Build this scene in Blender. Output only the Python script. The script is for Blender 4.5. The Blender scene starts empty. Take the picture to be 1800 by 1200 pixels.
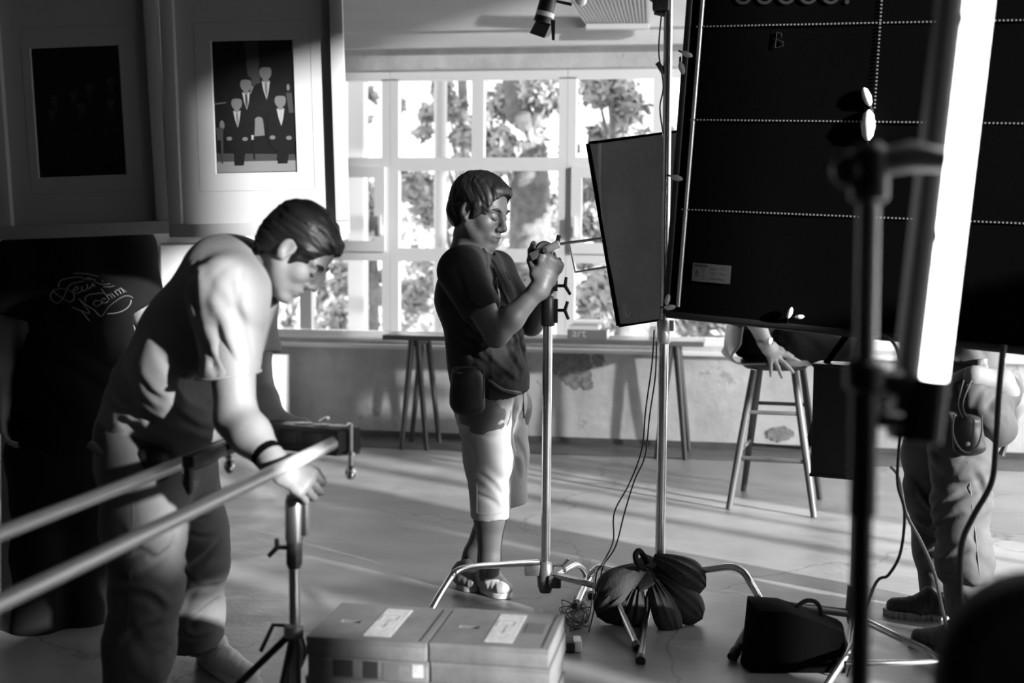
import bpy, bmesh, math, random
import numpy as np
from mathutils import Vector, Matrix
from mathutils.bvhtree import BVHTree

# ------------------------------------------------------------------ camera
scene = bpy.context.scene
CAM_H, FPX = 1.45, 2300.0
YAW, PITCH, ROLL = 0.1695, 0.0867, 0.0075
CAM = Vector((0, 0, CAM_H))
RV = Vector((math.cos(YAW), math.sin(YAW), 0))            # camera right, level
FV = Vector((-math.sin(YAW), math.cos(YAW), 0))           # camera forward, level
UV = Vector((0, 0, 1))
_F = FV * math.cos(PITCH) - UV * math.sin(PITCH)
_U = UV * math.cos(PITCH) + FV * math.sin(PITCH)
_c, _s = math.cos(ROLL), math.sin(ROLL)
_R2 = RV * _c - _U * _s * -1.0
_R2 = RV * _c + _U * _s
_U2 = _U * _c - RV * _s
cam_data = bpy.data.cameras.new('camera')
cam_data.sensor_width = 36.0
cam_data.lens = 36.0 * FPX / 1800.0
cam_data.clip_start, cam_data.clip_end = 0.05, 300
cam_data.dof.use_dof = True
cam_data.dof.focus_distance = 5.1
cam_data.dof.aperture_fstop = 1.9
cam_data.dof.aperture_blades = 9
cam = bpy.data.objects.new('camera', cam_data)
scene.collection.objects.link(cam)
cam.matrix_world = Matrix(((_R2.x, _U2.x, -_F.x, CAM.x), (_R2.y, _U2.y, -_F.y, CAM.y), (_R2.z, _U2.z, -_F.z, CAM.z), (0, 0, 0, 1)))
scene.camera = cam

# ------------------------------------------------------------------ light
world = bpy.data.worlds.new('sky'); scene.world = world
world.use_nodes = True
_bg = world.node_tree.nodes['Background']
_bg.inputs[0].default_value = (1, 1, 1, 1)
_bg.inputs[1].default_value = 2.3
SUN_EL = math.radians(14.0)
SUN_DIR = Vector((-0.865 * math.cos(SUN_EL), 0.502 * math.cos(SUN_EL), -math.sin(SUN_EL))).normalized()   # travel
sun_d = bpy.data.lights.new('sun', 'SUN'); sun_d.energy = 14.0; sun_d.angle = math.radians(1.9)
sun = bpy.data.objects.new('sun', sun_d); scene.collection.objects.link(sun)
sun.location = (8, -4, 5)
sun.rotation_euler = (-SUN_DIR).to_track_quat('Z', 'Y').to_euler()

vs = scene.view_settings
vs.view_transform = 'Standard'; vs.look = 'None'; vs.gamma = 1.0; vs.use_curve_mapping = False
vs.exposure = 0.4
scene.cycles.use_denoising = True
scene.cycles.max_bounces = 8
scene.cycles.diffuse_bounces = 4
scene.cycles.transparent_max_bounces = 16
scene.cycles.caustics_reflective = False
scene.cycles.caustics_refractive = False
scene.cycles.sample_clamp_indirect = 6.0

# ------------------------------------------------------------------ pixel helpers (frame 1800 x 1200)
def ray(px, py):
    x, y = (px - 900) / FPX, -(py - 600) / FPX
    return _F + _R2 * x + _U2 * y
def P(px, py, d):                       # point at level forward distance d
    r = ray(px, py); return CAM + r * (d / r.dot(FV))
def G(px, py, z=0.0):                   # point on the level z
    r = ray(px, py); return CAM + r * ((z - CAM.z) / r.z)
def W(px, py, Y):                       # point on the plane y = Y
    r = ray(px, py); return CAM + r * ((Y - CAM.y) / r.y)
def L(u, d, z):                         # level camera axes to world
    return RV * u + FV * d + UV * z
def depth(p): return (Vector(p) - CAM).dot(FV)
def proj(p):
    v = Vector(p) - CAM; z = v.dot(_F)
    return 900 + FPX * v.dot(_R2) / z, 600 - FPX * v.dot(_U2) / z

# ------------------------------------------------------------------ materials
MATS = {}
def gray(name, v, rough=0.6, metal=0.0, noise=0.0, scale=8.0, bump=0.0, bscale=60.0, spec=0.5, detail=4.0, stretch=(1, 1, 1), sheen=0.0):
    if name in MATS: return MATS[name]
    m = bpy.data.materials.new(name); m.use_nodes = True
    nt = m.node_tree; b = nt.nodes['Principled BSDF']
    b.inputs['Base Color'].default_value = (v, v, v, 1)
    b.inputs['Roughness'].default_value = rough
    b.inputs['Metallic'].default_value = metal
    b.inputs['Specular IOR Level'].default_value = spec
    if sheen: b.inputs['Sheen Weight'].default_value = sheen
    if noise or bump:
        tc = nt.nodes.new('ShaderNodeTexCoord'); mp = nt.nodes.new('ShaderNodeMapping')
        mp.inputs['Scale'].default_value = stretch
        nt.links.new(tc.outputs['Object'], mp.inputs['Vector'])
    if noise:
        n = nt.nodes.new('ShaderNodeTexNoise'); n.inputs['Scale'].default_value = scale; n.inputs['Detail'].default_value = detail
        n.inputs['Roughness'].default_value = 0.6
        r = nt.nodes.new('ShaderNodeMapRange'); r.inputs[1].default_value = 0.3; r.inputs[2].default_value = 0.7
        r.inputs[3].default_value = max(0.0, v * (1 - noise)); r.inputs[4].default_value = min(1.0, v * (1 + noise))
        nt.links.new(mp.outputs[0], n.inputs['Vector']); nt.links.new(n.outputs['Fac'], r.inputs[0])
        nt.links.new(r.outputs[0], b.inputs['Base Color'])
    if bump:
        n2 = nt.nodes.new('ShaderNodeTexNoise'); n2.inputs['Scale'].default_value = bscale; n2.inputs['Detail'].default_value = 5
        bp = nt.nodes.new('ShaderNodeBump'); bp.inputs['Strength'].default_value = bump; bp.inputs['Distance'].default_value = 0.01
        nt.links.new(mp.outputs[0], n2.inputs['Vector']); nt.links.new(n2.outputs['Fac'], bp.inputs['Height']); nt.links.new(bp.outputs[0], b.inputs['Normal'])
    MATS[name] = m
    return m
def emit(name, s):
    if name in MATS: return MATS[name]
    m = bpy.data.materials.new(name); m.use_nodes = True; nt = m.node_tree
    b = nt.nodes['Principled BSDF']; b.inputs['Base Color'].default_value = (0.9, 0.9, 0.9, 1)
    b.inputs['Emission Color'].default_value = (1, 1, 1, 1); b.inputs['Emission Strength'].default_value = s
    MATS[name] = m; return m
def glass(name='window_glass', tint=0.93):
    if name in MATS: return MATS[name]
    m = bpy.data.materials.new(name); m.use_nodes = True; nt = m.node_tree
    for n in list(nt.nodes):
        if n.type != 'OUTPUT_MATERIAL': nt.nodes.remove(n)
    out = [n for n in nt.nodes if n.type == 'OUTPUT_MATERIAL'][0]
    t = nt.nodes.new('ShaderNodeBsdfTransparent'); t.inputs[0].default_value = (tint, tint, tint, 1)
    g = nt.nodes.new('ShaderNodeBsdfGlossy'); g.inputs['Roughness'].default_value = 0.03
    mx = nt.nodes.new('ShaderNodeMixShader'); mx.inputs[0].default_value = 0.05
    nt.links.new(t.outputs[0], mx.inputs[1]); nt.links.new(g.outputs[0], mx.inputs[2]); nt.links.new(mx.outputs[0], out.inputs[0])
    MATS[name] = m; return m

# ------------------------------------------------------------------ mesh builder
COL = scene.collection
class MB:
    def __init__(s): s.v = []; s.f = []
    def add(s, vs_, fs_):
        n = len(s.v); s.v += [Vector(q) for q in vs_]; s.f += [tuple(i + n for i in f) for f in fs_]; return s
    def box(s, c, size, M=None):
        c = Vector(c); hx, hy, hz = size[0] / 2, size[1] / 2, size[2] / 2
        vs_ = [Vector((x, y, z)) for z in (-hz, hz) for y in (-hy, hy) for x in (-hx, hx)]
        if M is not None: vs_ = [M @ q for q in vs_]
        return s.add([c + q for q in vs_], [(0, 2, 3, 1), (4, 5, 7, 6), (0, 1, 5, 4), (2, 6, 7, 3), (0, 4, 6, 2), (1, 3, 7, 5)])
    def bbox(s, c, size, M=None, b=0.004):              # box with chamfered edges
        bm = bmesh.new(); bmesh.ops.create_cube(bm, size=1.0)
        for q in bm.verts: q.co = Vector((q.co.x * size[0], q.co.y * size[1], q.co.z * size[2]))
        bmesh.ops.bevel(bm, geom=list(bm.edges), offset=b, segments=2, affect='EDGES', profile=0.6)
        bm.verts.index_update()
        vs_ = [(M @ q.co if M is not None else q.co.copy()) + Vector(c) for q in bm.verts]
        fs_ = [tuple(q.index for q in f.verts) for f in bm.faces]; bm.free()
        return s.add(vs_, fs_)
    def span(s, a, b, w, h, up=(0, 0, 1), bev=0.0):       # bar from a to b, w across, h along up
        a, b = Vector(a), Vector(b); x = b - a; l = x.length; x.normalize()
        up = Vector(up); y = up.cross(x)
        if y.length < 1e-5: y = Vector((0, 1, 0)).cross(x)
        y.normalize(); z = x.cross(y)
        M = Matrix((x, y, z)).transposed()
        return s.bbox((a + b) / 2, (l, w, h), M, bev) if bev else s.box((a + b) / 2, (l, w, h), M)
    def ring(s, c, x, y, r, n): return [c + x * (r * math.cos(2 * math.pi * i / n)) + y * (r * math.sin(2 * math.pi * i / n)) for i in range(n)]
    def tube(s, pts, r, n=12, cap=True, smooth=0):
        pts = [Vector(p) for p in pts]
        rs = list(r) if isinstance(r, (list, tuple)) else [r] * len(pts)
        if smooth: pts, rs = spline(pts, rs, smooth)
        base = len(s.v); t0 = (pts[1] - pts[0]).normalized()
        x = t0.orthogonal().normalized(); k = len(pts)
        for i, p in enumerate(pts):
            t = (pts[min(i + 1, k - 1)] - pts[max(i - 1, 0)]).normalized()
            x = (x - t * x.dot(t)); x = x.normalized() if x.length > 1e-6 else t.orthogonal().normalized()
            s.v += s.ring(p, x, t.cross(x), rs[i], n)
        for i in range(k - 1):
            for j in range(n):
                a, b = base + i * n + j, base + i * n + (j + 1) % n
                s.f.append((a, b, b + n, a + n))
        if cap:
            s.f.append(tuple(base + j for j in reversed(range(n)))); s.f.append(tuple(base + (k - 1) * n + j for j in range(n)))
        return s
    def cyl(s, a, b, r, r2=None, n=16): return s.tube([a, b], [r, r if r2 is None else r2], n)
    def lathe(s, c, axis, prof, n=24, x=None):               # prof: (radius, height)
        axis = Vector(axis).normalized(); x = Vector(x) if x else axis.orthogonal(); x.normalize(); y = axis.cross(x); base = len(s.v); c = Vector(c)
        for r, h in prof: s.v += s.ring(c + axis * h, x, y, max(r, 1e-4), n)
        for i in range(len(prof) - 1):
            for j in range(n):
                a, b = base + i * n + j, base + i * n + (j + 1) % n
                s.f.append((a, b, b + n, a + n))
        s.f.append(tuple(base + j for j in reversed(range(n)))); s.f.append(tuple(base + (len(prof) - 1) * n + j for j in range(n)))
        return s
    def ball(s, c, r, n=12, sc=(1, 1, 1), M=None):
        c = Vector(c); base = len(s.v); m = n // 2
        for i in range(m + 1):
            th = math.pi * i / m
            for j in range(n):
                ph = 2 * math.pi * j / n
                q = Vector((math.sin(th) * math.cos(ph) * sc[0], math.sin(th) * math.sin(ph) * sc[1], math.cos(th) * sc[2])) * r
                s.v.append(c + (M @ q if M is not None else q))
        for i in range(m):
            for j in range(n):
                a, b = base + i * n + j, base + i * n + (j + 1) % n
                s.f.append((a, a + n, b + n, b))
        return s
    def prism(s, poly, off):                            # polygon (3D points) extruded by vector off
        poly = [Vector(p) for p in poly]; off = Vector(off); n = len(poly)
        return s.add(poly + [p + off for p in poly], [tuple(range(n))[::-1], tuple(range(n, 2 * n))] + [(i, (i + 1) % n, (i + 1) % n + n, i + n) for i in range(n)])
    def build(s, name, mat, parent=None, org=None, smooth=True, angle=40):
        if org is None: org = Vector(parent['_org']) if parent is not None else Vector((0, 0, 0))
        org = Vector(org)
        me = bpy.data.meshes.new(name)
        me.from_pydata([tuple(q - org) for q in s.v], [], s.f); me.update()
        bm = bmesh.new(); bm.from_mesh(me); bmesh.ops.recalc_face_normals(bm, faces=bm.faces); bm.to_mesh(me); bm.free()
        return link(name, me, mat, parent, org, smooth, angle)
def spline(pts, rs, sub):
    P_, R_ = [], []; n = len(pts)
    for i in range(n - 1):
        p0, p1, p2, p3 = pts[max(i - 1, 0)], pts[i], pts[i + 1], pts[min(i + 2, n - 1)]
        for k in range(sub):
            t = k / sub; t2, t3 = t * t, t * t * t
            P_.append(0.5 * ((2 * p1) + (p2 - p0) * t + (2 * p0 - 5 * p1 + 4 * p2 - p3) * t2 + (3 * p1 - p0 - 3 * p2 + p3) * t3))
            R_.append(rs[i] * (1 - t) + rs[i + 1] * t)
    P_.append(pts[-1]); R_.append(rs[-1]); return P_, R_
def link(name, me, mat, parent=None, org=None, smooth=True, angle=40):
    o = bpy.data.objects.new(name, me); COL.objects.link(o)
    for m in (mat if isinstance(mat, (list, tuple)) else [mat]): me.materials.append(m)
    if smooth:
        me.polygons.foreach_set('use_smooth', [True] * len(me.polygons))
        try: me.set_sharp_from_angle(angle=math.radians(angle))
        except Exception: pass
    if parent is not None:
        o.parent = parent; o.location = Vector(org) - Vector(parent['_org'])
    else: o.location = org
    o['_org'] = tuple(org)
    return o
def tag(o, label, cat, group=None, kind=None):
    o['label'] = label; o['category'] = cat
    if group: o['group'] = group
    if kind: o['kind'] = kind
    return o
def thing(name, org, label, cat, group=None):
    o = bpy.data.objects.new(name, None); COL.objects.link(o); o.empty_display_size = 0.1
    o.location = org; o['_org'] = tuple(org)
    return tag(o, label, cat, group)
def struct(o): o['kind'] = 'structure'; return o
def text_mesh(txt, size, origin, xdir, ydir, lift=0.001, spacing=1.0, extrude=0.0004, shear=0.0):
    """flat lettering as a mesh: returns (verts, faces) in world space"""
    cu = bpy.data.curves.new('lettering', 'FONT'); cu.body = txt; cu.size = size; cu.space_character = spacing; cu.extrude = extrude; cu.shear = shear
    ob = bpy.data.objects.new('lettering', cu); COL.objects.link(ob)
    dg = bpy.context.evaluated_depsgraph_get(); me = bpy.data.meshes.new_from_object(ob.evaluated_get(dg))
    x, y = Vector(xdir).normalized(), Vector(ydir).normalized(); z = x.cross(y)
    vs_ = [Vector(origin) + x * q.co.x + y * q.co.y + z * (q.co.z + lift) for q in me.vertices]
    fs_ = [tuple(p.vertices) for p in me.polygons]
    bpy.data.objects.remove(ob); bpy.data.curves.remove(cu); bpy.data.meshes.remove(me)
    return vs_, fs_
random.seed(7)
# ------------------------------------------------------------------ the room
YB = G(970, 777).y                                    # inner face of the back wall
XR, XL, YF, ZC = 2.6, -4.5, -3.6, 4.25                 # right, left, front walls, ceiling
def surf_mat(name, v, kind):
    m = bpy.data.materials.new(name); m.use_nodes = True; nt = m.node_tree; b = nt.nodes['Principled BSDF']
    N = nt.nodes.new; K = nt.links.new
    tc = N('ShaderNodeTexCoord'); geo = tc.outputs['Object']
    def noise(scale, detail=5, rough=0.6, stretch=None, dist=0.0):
        n = N('ShaderNodeTexNoise'); n.inputs['Scale'].default_value = scale; n.inputs['Detail'].default_value = detail; n.inputs['Roughness'].default_value = rough; n.inputs['Distortion'].default_value = dist
        if stretch:
            mp = N('ShaderNodeMapping'); mp.inputs['Scale'].default_value = stretch; K(geo, mp.inputs[0]); K(mp.outputs[0], n.inputs[0])
        else: K(geo, n.inputs[0])
        return n.outputs['Fac']
    def rng(x, a, b_, c, d):
        r = N('ShaderNodeMapRange'); r.inputs[1].default_value = a; r.inputs[2].default_value = b_; r.inputs[3].default_value = c; r.inputs[4].default_value = d; K(x, r.inputs[0]); return r.outputs[0]
    def op(o_, x, y):
        q = N('ShaderNodeMath'); q.operation = o_
        for i, z in enumerate((x, y)):
            if isinstance(z, (int, float)): q.inputs[i].default_value = z
            else: K(z, q.inputs[i])
        return q.outputs[0]
    if kind == 'floor':
        c = op('MULTIPLY', rng(noise(0.7, 4), 0.3, 0.7, 0.72, 1.2), rng(noise(7, 6, 0.7), 0.3, 0.75, 0.85, 1.12))
        c = op('MULTIPLY', c, rng(noise(2.2, 6, 0.65, (0.25, 1.6, 1), 0.6), 0.35, 0.7, 0.85, 1.1))
        # hairline cracks: cell borders of a warped voronoi, kept in a few places only
        vo = N('ShaderNodeTexVoronoi'); vo.feature = 'DISTANCE_TO_EDGE'; vo.inputs['Scale'].default_value = 0.55
        ad = N('ShaderNodeVectorMath'); ad.operation = 'ADD'; nz = N('ShaderNodeTexNoise'); nz.inputs['Scale'].default_value = 2.5; nz.inputs['Detail'].default_value = 6
        K(geo, nz.inputs[0]); sc = N('ShaderNodeVectorMath'); sc.operation = 'SCALE'; sc.inputs['Scale'].default_value = 0.55; K(nz.outputs['Color'], sc.inputs[0])
        K(geo, ad.inputs[0]); K(sc.outputs[0], ad.inputs[1]); K(ad.outputs[0], vo.inputs['Vector'])
        c = op('MULTIPLY', c, rng(vo.outputs['Distance'], 0.0, 0.006, 0.55, 1.0))
        c = op('MULTIPLY', c, v); K(c, b.inputs['Base Color'])
        K(rng(noise(3.5, 5), 0.3, 0.7, 0.28, 0.5), b.inputs['Roughness'])
        h = noise(22, 6); d = 0.12
    elif kind == 'wall':
        c = op('MULTIPLY', rng(noise(1.6, 5), 0.3, 0.7, 0.75, 1.15), rng(noise(9, 6, 0.7), 0.3, 0.75, 0.88, 1.1))
        c = op('MULTIPLY', c, rng(noise(1.1, 5, 0.6, (3.0, 1, 0.5)), 0.35, 0.65, 0.85, 1.08))
        st = noise(3.2, 7, 0.72)
        c = op('MULTIPLY', c, rng(st, 0.60, 0.66, 1.0, 0.62))       # peeling patches
        c = op('MULTIPLY', c, v); K(c, b.inputs['Base Color']); b.inputs['Roughness'].default_value = 0.75
        h = noise(14, 6); d = 0.25
    else:
        c = op('MULTIPLY', rng(noise(1.3, 5, 0.6, (0.4, 1, 2.5)), 0.3, 0.7, 0.85, 1.1), v); K(c, b.inputs['Base Color']); b.inputs['Roughness'].default_value = 0.7
        h = noise(20, 5); d = 0.15
    bp = N('ShaderNodeBump'); bp.inputs['Strength'].default_value = d; bp.inputs['Distance'].default_value = 0.02; K(h, bp.inputs['Height']); K(bp.outputs[0], b.inputs['Normal'])
    MATS[name] = m; return m
M_floor = surf_mat('polished_concrete', 0.28, 'floor')
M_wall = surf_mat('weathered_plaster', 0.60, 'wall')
M_beam = surf_mat('painted_beam', 0.62, 'beam')
M_dark = surf_mat('dark_plaster', 0.12, 'beam')
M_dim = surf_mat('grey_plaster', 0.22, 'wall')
M_white = gray('white_window_paint', 0.82, 0.45)
M_base = gray('dark_base_grey', 0.09, 0.5, noise=0.3, scale=6)

struct(MB().box(((XL + XR) / 2, (YF + YB) / 2, -0.05), (XR - XL + 0.6, YB - YF + 0.6, 0.1)).build('floor', M_floor, smooth=False))
struct(MB().box(((XL + XR) / 2, (YF + YB) / 2 + 0.1, ZC + 0.08), (XR - XL + 0.6, YB - YF + 1.0, 0.16)).build('ceiling', M_dark, smooth=False))

# --- back wall around the long window band
ZS, ZT = W(840, 600, YB).z, W(840, 121, YB).z            # sill and head of the window band
x684, x995 = W(684, 350, YB).x, W(995, 350, YB).x
UW = x995 - x684                                       # width of one window unit
XA = x684 - UW                                         # left end of the band
NU = 5
XE = XA + NU * UW
TH = 0.22
mb = MB()
mb.box(((XL + XR) / 2, YB + TH / 2, ZS / 2), (XR - XL, TH, ZS))
mb.box(((XL + XR) / 2, YB + TH / 2, (ZT + ZC) / 2), (XR - XL, TH, ZC - ZT))
mb.box(((XL + XA) / 2, YB + TH / 2, (ZS + ZT) / 2), (XA - XL, TH, ZT - ZS))
if XE < XR: mb.box(((XE + XR) / 2, YB + TH / 2, (ZS + ZT) / 2), (XR - XE, TH, ZT - ZS))
wb = struct(mb.build('wall_back', M_wall, smooth=False))
# patches of peeled paint under the sill are shallow flakes of darker render
M_flake = gray('bare_render', 0.24, 0.85, noise=0.4, scale=25, bump=0.5, bscale=70)
def flake(cx, cz, rx, rz, seed, mat=M_flake):
    rnd = random.Random(seed); n = 38; pts = []
    for i in range(n):
        a = 2 * math.pi * i / n; k = 0.85 + 0.12 * math.sin(3 * a + seed) * math.sin(5 * a + 2 * seed) + rnd.uniform(-0.11, 0.11)
        z = cz + rz * k * math.sin(a); pts.append(Vector((cx + rx * k * math.cos(a), YB - 0.0006, min(z, ZS - 0.03))))
    return MB().prism(pts, (0, -0.0015 - 0.0006 * seed, 0)).build('paint_flake', mat, wb, smooth=False)
fx = W(1010, 650, YB)
flake(fx.x, fx.z + 0.02, 0.15, 0.15, 3); flake(fx.x - 0.13, fx.z + 0.05, 0.05, 0.10, 5); flake(fx.x + 0.16, fx.z + 0.08, 0.05, 0.06, 8); flake(fx.x + 0.09, fx.z - 0.09, 0.05, 0.05, 9)
fy = W(1372, 762, YB); flake(fy.x, fy.z, 0.10, 0.06, 12)
struct(MB().box(((XL + XR) / 2, YB - 0.008, 0.02), (XR - XL, 0.016, 0.04)).build('baseboard_back', M_base, smooth=False))
yst = G(970, 798).y                                    # dark strip on the floor along the wall
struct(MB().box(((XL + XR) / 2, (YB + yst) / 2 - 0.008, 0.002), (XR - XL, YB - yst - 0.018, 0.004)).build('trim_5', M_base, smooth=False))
# concrete beam over the windows
z1 = W(900, 81, YB - 0.08).z
struct(MB().box(((XL + XR) / 2, YB - 0.04, (z1 + ZC) / 2), (XR - XL, 0.08, ZC - z1)).build('trim_1', M_beam, smooth=False))
z2 = W(900, 52, YB - 0.1).z
struct(MB().box(((XL + XR) / 2, YB - 0.095, (z2 + ZC) / 2), (XR - XL, 0.03, ZC - z2)).build('trim_2', M_beam, smooth=False))
# sill rail
zr = W(968, 616, YB - 0.06).z
struct(MB().bbox((0.5 * (XA + XE), YB - 0.02, zr), (XE - XA + 0.1, 0.09, 0.028), b=0.006).build('trim_3', M_white))
struct(MB().box((0.5 * (XA + XE), YB + 0.09, ZS + 0.008), (XE - XA, 0.2, 0.016)).build('trim_4', M_white, smooth=False))

# --- window units
zA = lambda py: W(840, py, YB + 0.05).z
rows = [(zA(277), zA(141)), (zA(437), zA(300)), (ZS + 0.055, zA(460))]
FT = 0.07                                              # frame depth
M_glass = glass()
M_handle = gray('handle_grey', 0.35, 0.35, 0.6)
def bars(mb, x0, x1, z0, z1, y, t, w):                  # a rectangular frame of four bars inside the given outline
    mb.box(((x0 + x1) / 2, y, z0 + w / 2), (x1 - x0, t, w)); mb.box(((x0 + x1) / 2, y, z1 - w / 2), (x1 - x0, t, w))
    mb.box((x0 + w / 2, y, (z0 + z1) / 2), (w, t, z1 - z0 - 2 * w)); mb.box((x1 - w / 2, y, (z0 + z1) / 2), (w, t, z1 - z0 - 2 * w))
for k in range(NU):
    x0, x1 = XA + k * UW, XA + (k + 1) * UW; xm = (x0 + x1) / 2
    we = thing('window_%d' % (k + 1), (xm, YB, ZS), 'x', 'x'); del we['label']; del we['category']; we['kind'] = 'structure'
    y = YB + 0.06; mb = MB(); e, c = 0.058, 0.042
    mb.box((xm, y, ZT - 0.034), (x1 - x0 - 0.003, FT, 0.068)); mb.box((xm, y, ZS + 0.027), (x1 - x0 - 0.003, FT, 0.054))
    mb.box((x0 + e / 2 + 0.001, y, (ZS + ZT) / 2), (e, FT, ZT - ZS - 0.12)); mb.box((x1 - e / 2 - 0.001, y, (ZS + ZT) / 2), (e, FT, ZT - ZS - 0.12))
    mb.box((xm, y, (ZS + ZT) / 2), (2 * c, FT * 0.96, ZT - ZS - 0.12))
    for a, b in ((rows[0][0], rows[1][1]), (rows[1][0], rows[2][1])): mb.box((xm, y, (a + b) / 2), (x1 - x0 - 2 * e, FT * 0.98, a - b))
    mb.build('window_frame', M_white, we, smooth=False)
    for ci, (a, b) in enumerate(((x0 + e, xm - c), (xm + c, x1 - e))):
        for ri, (za, zb_) in enumerate(rows):
            sash = ri == 1 and ((k == 0 and ci == 1) or (k == 2 and ci == 0) or (k == 3 and ci == 1))
            pa, pb, qa, qb, yy = a, b, za, zb_, y
            if sash:
                sm = MB(); bars(sm, a - 0.025, b + 0.025, za - 0.025, zb_ + 0.025, y - 0.045, 0.03, 0.072)
                so = sm.build('casement', M_white, we, smooth=False)
                hx = b - 0.002 if ci == 1 else a + 0.002; hz = za + 0.12
                hm = MB(); hm.bbox((hx, y - 0.068, hz), (0.028, 0.016, 0.07), b=0.004); hm.bbox((hx, y - 0.085, hz + 0.04), (0.02, 0.018, 0.13), b=0.005)
                hm.build('handle', M_white, so)
                pa, pb, qa, qb, yy = a + 0.047, b - 0.047, za + 0.047, zb_ - 0.047, y - 0.045
            MB().box(((pa + pb) / 2, yy + 0.005, (qa + qb) / 2), (pb - pa, 0.005, qb - qa)).build('pane', M_glass, we, smooth=False)

M_dimmer = bpy.data.materials.new('sun_dimmer_glass'); M_dimmer.use_nodes = True  # made-up pane for the unseen side: passes dimmed, scattered sun to the back wall
_nt = M_dimmer.node_tree; _b = _nt.nodes['Principled BSDF']; _tr = _nt.nodes.new('ShaderNodeBsdfTranslucent'); _tr.inputs[0].default_value = (.85, .85, .85, 1)
_ts = _nt.nodes.new('ShaderNodeBsdfTransparent'); _ts.inputs[0].default_value = (.8, .8, .8, 1); _mx = _nt.nodes.new('ShaderNodeMixShader'); _mx.inputs[0].default_value = .5
_nt.links.new(_tr.outputs[0], _mx.inputs[1]); _nt.links.new(_ts.outputs[0], _mx.inputs[2]); _nt.links.new(_mx.outputs[0], [n for n in _nt.nodes if n.type == 'OUTPUT_MATERIAL'][0].inputs[0]); _nt.nodes.remove(_b)
# --- right wall: daylight side of the room (beyond the frame), unseen openings shaped and placed to throw the sun patches, framed and glazed
beam_openings = [(0.87, 1.06, 1.72, 2.65), (1.08, 1.68, 0.2, 1.52), (1.08, 1.24, 2.05, 2.62), (1.49, 1.93, 2.38, 3.12), (2.30, 2.46, 0.2, 3.1), (2.85, 3.03, 0.2, 1.75), (2.79, 2.94, 1.95, 3.1), (3.17, 3.66, 1.78, 3.1), (3.71, 4.72, 0.2, 3.1), (4.8, 5.15, 0.2, 3.1), (5.18, 5.62, 0.2, 1.3), (5.65, 8.6, 0.2, 4.1)]
yb = sorted({YF, YB + TH} | {q for o_ in beam_openings for q in o_[:2]}); zb2 = sorted({0.0, ZC} | {q for o_ in beam_openings for q in o_[2:]})
mb = MB()
for y0_, y1_ in zip(yb, yb[1:]):
    run = None
    for z0_, z1_ in zip(zb2, zb2[1:]):
        hole = any(o_[0] <= (y0_ + y1_) / 2 <= o_[1] and o_[2] <= (z0_ + z1_) / 2 <= o_[3] for o_ in beam_openings)
        if not hole: run = (run[0] if run else z0_, z1_)
        if run and (hole or z1_ == ZC): mb.box((XR + .03, (y0_ + y1_) / 2, (run[0] + run[1]) / 2), (.06, y1_ - y0_, run[1] - run[0])); run = None
struct(mb.build('wall_right', M_wall, smooth=False))
for k, (a, b, za, zb_) in enumerate(beam_openings):
    we = thing('window_%d' % (NU + 1 + k), (XR + 0.03, (a + b) / 2, za), 'x', 'x'); del we['label']; del we['category']; we['kind'] = 'structure'
    m2 = MB(); t, w = 0.05, 0.014
    m2.box((XR + 0.03, (a + b) / 2, za + w / 2), (t, b - a, w)); m2.box((XR + 0.03, (a + b) / 2, zb_ - w / 2), (t, b - a, w))
    m2.box((XR + 0.03, a + w / 2, (za + zb_) / 2), (t, w, zb_ - za - 2 * w)); m2.box((XR + 0.03, b - w / 2, (za + zb_) / 2), (t, w, zb_ - za - 2 * w))
    m2.build('window_frame', M_white, we, smooth=False)
    MB().box((XR + 0.03, (a + b) / 2, (za + zb_) / 2), (0.005, b - a - 2 * w, zb_ - za - 2 * w)).build('pane', M_dimmer if a > 5.6 else M_glass, we, smooth=False)
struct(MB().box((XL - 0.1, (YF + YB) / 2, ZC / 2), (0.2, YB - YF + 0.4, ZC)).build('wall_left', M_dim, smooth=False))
struct(MB().box(((XL + XR) / 2, YF - 0.1, ZC / 2), (XR - XL, 0.2, ZC)).build('wall_front', M_dark, smooth=False))

# ------------------------------------------------------------------ outdoors
M_bark = gray('bark', 0.16, 0.9, noise=0.4, scale=12, bump=0.6, bscale=30)
M_leaf = gray('leaf', 0.42, 0.6, noise=0.5, scale=1.5)
struct(MB().box((0, YB + 22, -0.35), (60, 43, 0.1)).build('ground_outside', gray('pale_gravel', 0.55, 0.9, noise=0.2, scale=3), smooth=False))
def foliage(name, mat, parent, clumps, n, size, seed, lab=None):
    rnd = np.random.default_rng(seed); cs = np.array([c[:3] for c in clumps]); rs = np.array([c[3] for c in clumps])
    w = rs ** 2 / (rs ** 2).sum(); idx = rnd.choice(len(clumps), n, p=w)
    d = rnd.normal(size=(n, 3)); d /= np.linalg.norm(d, axis=1)[:, None]
    p = cs[idx] + d * (rs[idx] * rnd.uniform(0.35, 1.0, n) ** 0.6)[:, None] * np.array([1, 1, 0.8])
    a = rnd.normal(size=(n, 3)); a /= np.linalg.norm(a, axis=1)[:, None]; b = np.cross(a, d + 0.3 * rnd.normal(size=(n, 3))); b /= np.linalg.norm(b, axis=1)[:, None] + 1e-6
    s = size * rnd.uniform(0.6, 1.3, n)[:, None]
    q = np.stack([p - a * s, p + b * s * 0.4, p + a * s, p - b * s * 0.4], 1).reshape(-1, 3)
    org = np.array(parent['_org'])
    me = bpy.data.meshes.new(name); me.from_pydata((q - org).tolist(), [], np.arange(4 * n).reshape(n, 4).tolist()); me.update()
    o = link(name, me, mat, parent, Vector(parent['_org']), smooth=False); o['kind'] = 'stuff'; return o
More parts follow.
